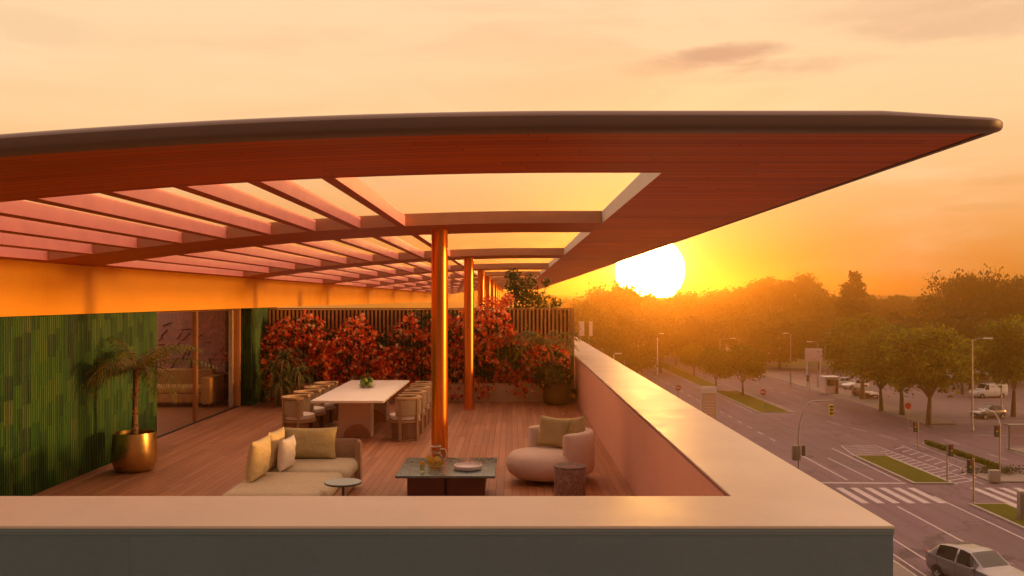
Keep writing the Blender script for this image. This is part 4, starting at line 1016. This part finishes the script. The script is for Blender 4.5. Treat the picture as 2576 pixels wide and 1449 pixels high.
bg_t = [(1470, 772, 150, 90, 'b1'), (1505, 735, 170, 150, 'b2'), (1560, 727, 178, 160, 'b1'), (1612, 745, 192, 150, 'b3'), (1665, 750, 200, 140, 'b2'), (1715, 747, 208, 150, 'b1'), (1770, 741, 214, 150, 'b2'), (1825, 737, 218, 160, 'b1'), (1880, 728, 226, 150, 'b3'),
        (1930, 694, 220, 120, 'p1'), (1995, 684, 222, 130, 'p2'), (2045, 730, 214, 150, 'b2'), (2088, 752, 210, 120, 'b1'), (2145, 686, 176, 150, 'c1'), (2205, 746, 228, 140, 'b3'), (2262, 741, 246, 170, 'p1'), (2325, 752, 240, 150, 'b1'),
        (2392, 706, 160, 170, 'b4'), (2448, 694, 152, 150, 'b4'), (2500, 706, 150, 150, 'b3'), (2552, 700, 146, 170, 'b4'), (2620, 690, 140, 180, 'b4'),
        (2230, 790, 165, 150, 'b3'), (2310, 800, 150, 150, 'b3'), (2060, 800, 172, 140, 'b1'), (1960, 790, 176, 150, 'b2'), (1860, 800, 185, 150, 'b1'), (1760, 800, 176, 140, 'b3'), (1660, 800, 166, 140, 'b1'), (1580, 800, 150, 140, 'b2'), (2420, 790, 128, 150, 'b3')]
names = {'b1': 'hazy broadleaf tree in the backlit wood across the street', 'b2': 'tall uneven hazy tree in the backlit wood across the street', 'b3': 'dark rounded tree in the wood across the street', 'b4': 'tall dark leafy tree behind the car park', 'p1': 'flat-topped umbrella pine standing above the wood', 'p2': 'tallest spreading umbrella pine above the hazy wood', 'c1': 'narrow pointed conifer rising above the wood'}
for px, topy, y_, wpx, key in bg_t:
    plant(key, gp(px, y_), y_, 14 - (topy - 752) * y_ / FPX, wpx * y_ / FPX, random.uniform(0, 6), names[key], 'trees of the wood across the street')
# far wood as one mass
N = 26000; X = rng.uniform(5, 380, N); Y = 262 + rng.random(N) * 60  # depth of the mass
hh = np.array([13.2 + 2.2 * noise.noise(Vector((a * .05, 0, 0))) + 1.2 * noise.noise(Vector((a * .2, 3, b * .05))) for a, b in zip(X, Y)])
Zz = Z0 + hh * rng.random(N) ** .45
tag(leafcloud('far_wood', M['tree_a'], np.stack([X, Y, Zz], 1), 2.0, None, .7), 'far hazy wood closing the view behind the nearer trees', None, kind='stuff')
vs = []; fs = []
for i in range(61):
    a = -20 + 430 * i / 60; zt_ = Z0 + 15.5 + 3.5 * noise.noise(Vector((i * .23, 9, 0)))
    vs += [(a, 470, Z0 - .2), (a, 500, zt_), (a, 560, zt_ - 2)]
    if i:
        o = 3 * i; fs += [(o - 3, o, o + 1, o - 2), (o - 2, o + 1, o + 2, o - 1)]
struct(MB().add(vs, fs).build('hills', M['hill']))

# ------------------------------------------------------------------ lamps, signals, signs
def lamp(lab, x_, y_, h, arm, dirx=1, two=False, grp='street lamps', white=False):
    t = thing('street_lamp', lab, 'street lamp', (x_, y_, Z0 + .1), 0, grp); m_ = M['polewhite' if white else 'pole']
    MB().tube([(0, 0, 0), (0, 0, h * .5), (0, 0, h)], [.11, .09, .06], 8).build('pole', m_, t); MB().lathe([(.2, 0), (.2, .04), (.13, .35)], 10).build('base', m_, t)
    for s_ in ((dirx, -dirx) if two else (dirx,)):
        MB().tube([(0, 0, h - .1), (s_ * arm * .4, 0, h + .12), (s_ * arm, 0, h + .16)], .04, 6).build('arm', m_, t)
        MB().rbox(s_ * (arm + .35), 0, h + .14, .9, .32, .13, .05, 2).build('lamp_head', M['lamphead'], t)
def at(px, py): y_ = FPX * 14 / (py - 752); return gp(px, y_), y_
x_, y_ = at(2445, 1086); lamp('tall street lamp in front of the silver car, arm to the right', x_, y_, 14 - (857 - 752) * y_ / FPX, 1.3)
lamp('street lamp with bright head left of the advertising panel, near the parapet', *at(1653, 944), 7.4, .35, white=True)
lamp('pale street lamp above the median trees with a long arm to the right', gp(1810, 150), 150, 7.0, 1.9)
lamp('street lamp whose bright head floats high in the haze under the sun', gp(1685, 165), 165, 7.4, .8)
lamp('slim street lamp close to the far end of the parapet coping', gp(1514, 160), 160, 6.9, .3, white=True)
lamp('short pale street lamp just above the parapet coping', gp(1543, 118), 118, 6.4, .3, white=True)
lamp('thin lamp post in the orange haze left of the bright-headed lamp', gp(1605, 150), 150, 7.0, .4)
lamp('thin lamp post beside the pink kiosk sign', gp(1988, 142), 142, 8.2, .5, -1)
lamp('lamp post right of the pink kiosk sign with a left arm', gp(2056, 138), 138, 7.0, .9, -1)
lamp('slender lamp post at the pavement tree row, arm to the left', gp(2075, 132), 132, 8.6, .6, 1)
lamp('lamp post at the car park edge beside the dark tree', gp(2420, 128), 128, 6.6, 1.8, 1)
lamp('double-headed white lamp over the far car park', gp(2505, 150), 150, 6.5, .7, 1, True, white=True)
lamp('lamp post close to the white van with a short pale arm', gp(2518, 112), 112, 3.9, .3, -1)
def head(t, x_, z_, mat='signal', rzz=0, back=False):
    h = MB().rbox(x_, 0, z_, .30, .24, .92, .03, 2).build('signal_head', M[mat], t)
    if not back:
        for j, lm in enumerate(('redlens', 'yellow', 'greenlens')):
            zz = z_ + .28 - .28 * j; MB().lathe([(.09, 0), (.09, .012)], 12, T=Matrix.Translation((x_, -.122, zz)) @ Matrix.Rotation(R(90), 4, 'X')).build('lens', M[lm], h)
            MB().sweep([(x_ + .11 * math.cos(a), -.17, 0) for a in (PI, 0)], [(-.05, zz + .10), (.05, zz + .10), (.05, zz + .115), (-.05, zz + .115)]).build('visor', M[mat], h, smooth=False)
def signal(lab, x_, y_, h, side=-1, grp='traffic lights'):
    t = thing('traffic_light', lab, 'traffic light', (x_, y_, Z0 + .1), 0, grp)
    MB().tube([(0, 0, 0), (0, 0, h)], .065, 8).build('pole', M['pole'], t); MB().lathe([(.14, 0), (.14, .05), (.08, .12)], 10).build('base', M['pole'], t)
    head(t, side * .27, h - .55); MB().box(min(0, side * .13), max(0, side * .13), -.02, .02, h - .6, h - .5).build('bracket', M['pole'], t, smooth=False); return t
t = thing('traffic_light', 'curved-arm traffic light with grey cabinet and yellow hanging signal', 'traffic light', (22.3, 68, Z0 + .1))
arc_ = [(0, 0, 0), (0, 0, 3.2)] + [(2.3 * (1 - math.cos(R(a))) * .5 * 2 / 2, 0, 3.2 + 2.75 * math.sin(R(a))) for a in (15, 30, 45, 60, 75, 88)] + [(2.75, 0, 6.02)]
MB().tube(arc_, [.085, .08] + [.07] * 6 + [.06], 10).build('pole', M['pole'], t)
MB().lathe([(.18, 0), (.18, .05), (.1, .16)], 12).build('base', M['pole'], t)
hh_ = MB().rbox(2.5, 0, 5.25, .26, .26, .9, .03, 2).build('signal_head', M['yellow'], t)
for j in range(3): MB().box(2.36, 2.64, -.16, -.132, 4.95 + .27 * j, 5.08 + .27 * j).build('visor', M['signal'], hh_, smooth=False)
MB().rbox(-.22, -.06, 1.95, .58, .45, 1.15, .03, 2).build('cabinet', M['cabinet'], t)
h2 = MB().rbox(.36, 0, 2.1, .24, .24, .8, .03, 2).build('signal_head', M['signal'], t)
for j in range(3): MB().box(.485, .52, -.1, .1, 1.85 + .24 * j, 1.97 + .24 * j).build('visor', M['yellow'], h2, smooth=False)
signal('traffic light on the median corner between the two zebra crossings', 31.3, 59.3, 3.1, -1)
signal('traffic light at the near tip of the grass island beside the hatching', 33.05, 66.4, 2.95, 1)
t = signal('traffic light at the hedge end with a bent white arm above', 38.6, 69.2, 4.0, -1)
MB().tube([(0, 0, 3.95), (-.1, 0, 4.4), (-.45, 0, 4.95), (-1.2, 0, 5.2)], .055, 8).build('arm', M['polewhite'], t)
signal('traffic light beyond the intersection below the pink kiosk sign', 42.2, 124, 3.2, -1)
signal('small traffic light in front of the low hedge', 37.6, 81.0, 2.6, -1)
def noentry(lab, x_, y_, h):
    t = thing('no_entry_sign', lab, 'road sign', (x_, y_, Z0 + .13)); MB().tube([(0, 0, 0), (0, 0, h - .2)], .035, 8).build('post', M['pole'], t)
    f = MB().lathe([(.37, -.02), (.37, .02)], 28, T=Matrix.Translation((0, -.06, h)) @ Matrix.Rotation(R(90), 4, 'X')).build('sign_face', M['red'], t)
    MB().box(-.26, .26, -.088, -.081, h - .065, h + .065).build('white_bar', M['white'], f, smooth=False)
noentry('red no entry sign at the tip of the median lawn', 31.05, 108.2, 2.35)
noentry('red no entry sign left of the tall advertising panel', gp(1705, 112), 112, 2.5)
t = thing('round_sign', 'small round red sign between two street tree trunks', 'road sign', (gp(2283, 96), 96, Z0 + .12)); MB().tube([(0, 0, 0), (0, 0, 2.0)], .03, 6).build('post', M['pole'], t)
MB().lathe([(.36, -.02), (.36, .02)], 24, T=Matrix.Translation((0, -.05, 2.15)) @ Matrix.Rotation(R(90), 4, 'X')).build('sign_face', M['red'], t)
y_ = 98.; t = thing('advertising_panel', 'tall framed advertising panel standing by the near kerb', 'sign', (gp(1782, y_), y_, Z0 + .1)); hh_ = 14 - (972 - 752) * y_ / FPX - .1
MB().box(-.88, -.80, -.1, .1, 0, hh_).build('frame_post', M['polewhite'], t, smooth=False); MB().box(.80, .88, -.1, .1, 0, hh_).build('frame_post', M['polewhite'], t, smooth=False)
MB().box(-.795, .795, -.09, .09, hh_ - .72, hh_ - .002).build('header', M['white'], t, smooth=False)
mb = MB()
for j in range(3): mb.box(-.7, .7, -.096, -.0915, hh_ - .6 + .15 * j, hh_ - .57 + .15 * j)
mb.build('header_lines', M['pole'], t, smooth=False)
MB().box(-.795, .795, -.07, .07, .5, hh_ - .725).build('panel_face', M['billb'], t, smooth=False)
mb = MB()
for j in range(6): mb.box(-.6, .6, -.078, -.0715, .75 + .33 * j, .79 + .33 * j)
mb.build('panel_lines', M['white'], t, smooth=False)
for i, px in enumerate((1457, 1481)):
    y_ = 140; t = thing('tall_banner', ['broad pale banner pole beyond the far end of the parapet', 'narrow pale banner pole beyond the far end of the parapet'][i], 'banner', (gp(px, y_), y_, Z0)); zt_ = 14 - (808 - 752) * y_ / FPX
    MB().tube([(0, 0, 0), (0, 0, zt_)], .06, 8).build('pole', M['pole'], t); MB().rbox([.42, .28][i] * .0 + .3, 0, zt_ - 1.2, [.9, .5][i], .06, 2.3, .02, 2).build('banner_face', M['bluebox'], t)
# far low building, kiosk with pink sign
y_ = 190; t = thing('low_building', 'long pale low building at the far side of the avenue', 'building', (gp(1905, y_), y_, Z0))
MB().box(-5.5, 5.5, 0, 6, 0, 4.6).build('wall', M['pinkwall'], t, smooth=False); MB().box(-5.9, 5.9, -.4, 6.4, 4.602, 4.9).build('roof', M['white'], t, smooth=False)
for j in range(4): MB().box(-4.6 + 2.5 * j, -3.1 + 2.5 * j, -.03, -.005, 1.0, 2.8).build('window', M['carglass'], t, smooth=False)
y_ = 134; t = thing('kiosk_sign', 'pale pink fuel price style sign on two posts beside the tree', 'sign', (gp(2046, y_), y_, Z0 + .1)); zt_ = 14 - (878 - 752) * y_ / FPX
MB().box(-1.1, -.95, -.1, .1, 0, zt_ - 2).build('post', M['polewhite'], t, smooth=False); MB().box(.95, 1.1, -.1, .1, 0, zt_ - 2).build('post', M['polewhite'], t, smooth=False); MB().rbox(.0, 0, zt_ - 1.0, 2.6, .3, 2.0, .05, 2).build('sign_face', M['pinkwall'], t)
t['label'] = 'pale pink raised sign board on two posts beside the trees'
y_ = 128; t = thing('street_kiosk', 'small pink kiosk behind the far traffic light', 'kiosk', (gp(2092, y_), y_, Z0 + .1))
MB().box(-1.0, 1.0, 0, 2, 0, 2.4).build('wall', M['pinkwall'], t, smooth=False); MB().box(-1.1, 1.1, -.2, 2.1, 2.402, 2.5).build('roof', M['white'], t, smooth=False); MB().box(-.7, .35, -.02, -.003, 1.2, 2.1).build('window', M['carglass'], t, smooth=False); MB().box(.5, .9, -.02, -.003, .05, 2.0).build('door', M['darkbase'], t, smooth=False)
# bollard like things on right pavement
t = thing('bus_stop', 'small open bus stop frame on the pavement at the picture edge', 'bus stop', (gp(2562, 80), 80, Z0 + .12))
for a in (-.9, .9): MB().box(a - .05, a + .05, -.05, .05, 0, 2.3).build('post', M['cabinet'], t, smooth=False)
MB().box(-1.1, 1.1, -.5, .6, 2.302, 2.4).build('roof', M['cabinet'], t, smooth=False); MB().box(-.84, .84, .0, .03, .5, 2.1).build('pane', M['glass'], t, smooth=False)
t = thing('post_cabinet', 'grey service post on the grass at the right picture edge', 'service post', (gp(2570, 55), 55, Z0 + .13))
MB().rbox(0, 0, .9, .45, .4, 1.8, .03, 2).build('housing', M['pole'], t); MB().box(-.17, .17, -.206, -.2005, .3, 1.6).build('door', M['cabinet'], t, smooth=False)
t = thing('utility_box', 'pale utility box beside the median nose kerb', 'utility box', (gp(2500, 66.5), 66.5, Z0 + .1)); MB().rbox(0, 0, .45, .8, .4, .9, .03, 2).build('housing', M['kerb'], t); MB().box(-.35, .35, -.206, -.2005, .1, .8).build('door', M['pole'], t, smooth=False)

# ------------------------------------------------------------------ vehicles (front towards local -y)
def interp(tab, y_):
    for (a, va), (b, vb) in zip(tab[:-1], tab[1:]):
        if y_ <= b:
            u = max(0., (y_ - a) / (b - a)); u = u * u * (3 - 2 * u) if False else u; return va + (vb - va) * u
    return tab[-1][1]
def vehicle(name, lab, cat, loc, rz, paint, L=4.3, W=1.8, H=1.48, van=False, grp=None):
    """one smooth lofted shell; its glazed zones become separate window meshes"""
    t = thing(name, lab, cat, loc, rz, grp); h = L / 2; w2 = W / 2; belt = .60 * H if not van else .56 * H
    if van:
        top = [(0, .42), (.02, .52), (.06, .50 * H), (.20, .56 * H), (.25, .60 * H), (.36, .95 * H), (.44, H), (.9, H), (.985, .985 * H), (1, .93 * H)]
        wid = [(0, .70), (.03, .86), (.12, .96), (.25, 1), (.95, 1), (1, .97)]; ws, sw, rw = (.25, .37), (.29, .41), None; roofw = .84
    else:
        top = [(0, .40 * H), (.015, .46 * H), (.06, .53 * H), (.16, .585 * H), (.28, .63 * H), (.33, .68 * H), (.47, .965 * H), (.55, H), (.68, .995 * H), (.80, .95 * H), (.86, .90 * H), (.95, .66 * H), (.985, .62 * H), (1, .50 * H)]
        wid = [(0, .66), (.025, .83), (.08, .93), (.2, .985), (.35, 1), (.75, 1), (.92, .96), (.98, .90), (1, .80)]; ws, sw, rw = (.31, .475), (.36, .84), (.865, .945); roofw = .70
    ys = sorted(set([i / 44 for i in range(45)] + [.015, .03, .985, .31, .33, .475, .865, .945] + [x_ for x_ in (sw[0], sw[1], ws[0], ws[1])]))
    rings = []
    for u in ys:
        zt_ = interp(top, u); w_ = w2 * interp(wid, u); zb = .20 + .16 * max(0, 1 - u / .06) + .18 * max(0, (u - .94) / .06); bl = min(belt, zt_ - .06)
        c = max(0., min(1., (zt_ - belt - .02) / (H - belt))); wr = w2 * (.80 + (roofw - .80) * c)
        z7 = zt_ - .015 - .045 * c; z5 = bl + .025; z6 = z5 + (z7 - z5) * .5
        x5 = w_ * .955; x7 = min(wr, w_ * .93); x6 = (x5 + x7) / 2 + .02 * c
        hp = [(0, zb), (w_ * .84, zb), (w_ * .95, zb + .07), (w_ * .99, zb + .22), (w_, (zb + bl) * .55 + .05), (w_ * .985, bl - .02), (x5, z5), (x6, z6), (x7, z7), (x7 * .90, z7 + (zt_ - z7) * .72), (x7 * .5, zt_ - .004), (0, zt_)]
        yy = -h + L * u
        rings.append([(a, yy - .05 * (1 - abs(a) / w2) * (1 if u < .2 else 0), b) for a, b in hp] + [(-a, yy - .05 * (1 - abs(a) / w2) * (1 if u < .2 else 0), b) for a, b in hp[-2:0:-1]])
    n_ = len(rings[0]); vs = [p for r_ in rings for p in r_]; body, wins = [], {}
    for i in range(len(rings) - 1):
        um = (ys[i] + ys[i + 1]) / 2
        for j in range(n_):
            q = (i * n_ + j, i * n_ + (j + 1) % n_, (i + 1) * n_ + (j + 1) % n_, (i + 1) * n_ + j); key = None
            if j in (9, 10, 11, 12) and ws[0] + .015 < um < ws[1] - .005: key = 'windscreen'
            elif rw and j in (9, 10, 11, 12) and rw[0] < um < rw[1]: key = 'rear_window'
            elif sw[0] < um < sw[1]:
                if j in (6, 7): key = 'side_window_a'
                if j in (14, 15): key = 'side_window_b'
                if key and not van and abs(um - .60) < .012: key = None
                if key and um > .60 and not van: key += '2'
            (wins.setdefault(key, []) if key else body).append(q)
    body.append(tuple(range(n_))); body.append(tuple((len(rings) - 1) * n_ + j for j in range(n_))[::-1])
    MB().add(vs, body).build('body', paint, t, ang=50)
    for key, fs in wins.items(): 
        o = MB().add(vs, fs).build(key.split('_a')[0].split('_b')[0], M['carglass'], t, ang=60)
        bm_ = bmesh.new(); bm_.from_mesh(o.data); bmesh.ops.delete(bm_, geom=[v for v in bm_.verts if not v.link_faces], context='VERTS'); bm_.to_mesh(o.data); bm_.free()
    f_ = .19
    for sx in (-1, 1):
        for yy in (-h + f_ * L, h - .185 * L):
            R_ = .325
            Tm = Matrix.Translation((sx * (w2 - .20), yy, R_)) @ Matrix.Rotation(R(90) * sx, 4, 'Y')
            wh = MB().lathe([(.20, 0), (R_ - .02, 0), (R_, .03), (R_, .19), (R_ - .02, .207), (.215, .21)], 28, cap1=False, T=Tm).build('wheel', M['tyre'], t)
            MB().lathe([(.216, .209), (.205, .185), (.07, .19), (.06, .205), (.0, .207)], 20, cap0=False, cap1=False, T=Tm).build('rim', M['rim'], wh)
            mb2 = MB(); pts = [(.385 * math.cos(a), .385 * math.sin(a)) for a in [PI * i / 16 for i in range(17)]]
            mb2.prism([(yy + p[0], .285 + p[1]) for p in pts], sx * (w2 - .30), sx * (w2 - .001), 'x'); mb2.build('wheel_arch', M['tyre'], t, smooth=False)
        hz_ = interp(top, .05) - .12
        MB().rbox(sx * w2 * .66, -h + .09, hz_, w2 * .42, .20, .13, .06, 3, T=Matrix.Identity(4)).build('headlight', M['headlight'], t)
        MB().rbox(sx * w2 * .76, h - .07, belt - .02, .24, .14, .17, .05, 3).build('tail_light', M['redlens'], t)
        MB().rbox(sx * (w2 + .07), -h + (ws[0] + .07) * L, belt + .05, .20, .12, .14, .05, 3).build('wing_mirror', paint, t)
        for u in (.37, .60, .82): MB().box(sx * (w2 * .998) - .004, sx * (w2 * .998) + .004, -h + u * L - .006, -h + u * L + .006, .34, belt - .04).build('door_seam', M['tyre'], t, smooth=False)
        for u in (.55, .76): MB().box(sx * (w2 + .004) - .012, sx * (w2 + .004) + .012, -h + u * L - .09, -h + u * L + .09, belt - .12, belt - .095).build('door_handle', paint, t, smooth=False)
    MB().rbox(0, -h - .01, .50, W * .5, .07, .15, .03, 2).build('grille', M['tyre'], t); MB().rbox(0, -h - .04, .36, .5, .02, .11, .008, 1).build('number_plate', M['white'], t)
    MB().rbox(0, h - .02, .52, .5, .02, .11, .008, 1).build('number_plate', M['white'], t)
    return t
vehicle('silver_car', 'silver hatchback driving towards the camera in the near lane', 'car', (22.85, 42.6, Z0 + .006), R(17), M['carsilver'], 5.3, 2.2, 1.80)
x_, y_ = at(2489, 1052); vehicle('parked_car', 'silver hatchback parked near the lamp post in the car park', 'car', (x_, y_ + .4, Z0 + .008), R(-72), M['carsilver'], 4.1, 1.75, 1.55)
x_, y_ = at(2489, 1001); vehicle('parked_van', 'white panel van parked in the car park behind the silver hatchback', 'van', (x_, y_ + .6, Z0 + .008), R(-80), M['carpale'], 5.0, 1.95, 2.0, True)
cl_ = [(2150, 978, -70, 'carpale', 'white car parked furthest left under the street trees'), (2112, 972, -80, 'carpale', 'pale car partly hidden left of the tree trunk'), (2176, 1000, 15, 'carred', 'dark red car parked end-on between two street tree trunks'), (2452, 960, -85, 'carred', 'dark red car parked behind the white van'), (2398, 958, -60, 'carpale', 'white car glimpsed under the dark tree by the lamp post'), (2545, 958, -85, 'cardark', 'dark car parked at the right picture edge behind the van'), (2500, 945, -85, 'carpale', 'pale car in the furthest parking row'), (2330, 955, -75, 'cardark', 'dark car parked in shade behind the street tree row')]
for px, py, rz, mt, lab in cl_:
    x_, y_ = at(px, py); vehicle('parked_car', lab, 'car', (x_, y_, Z0 + .008), R(rz), M[mt], 4.2, 1.76, grp='cars parked across the street')
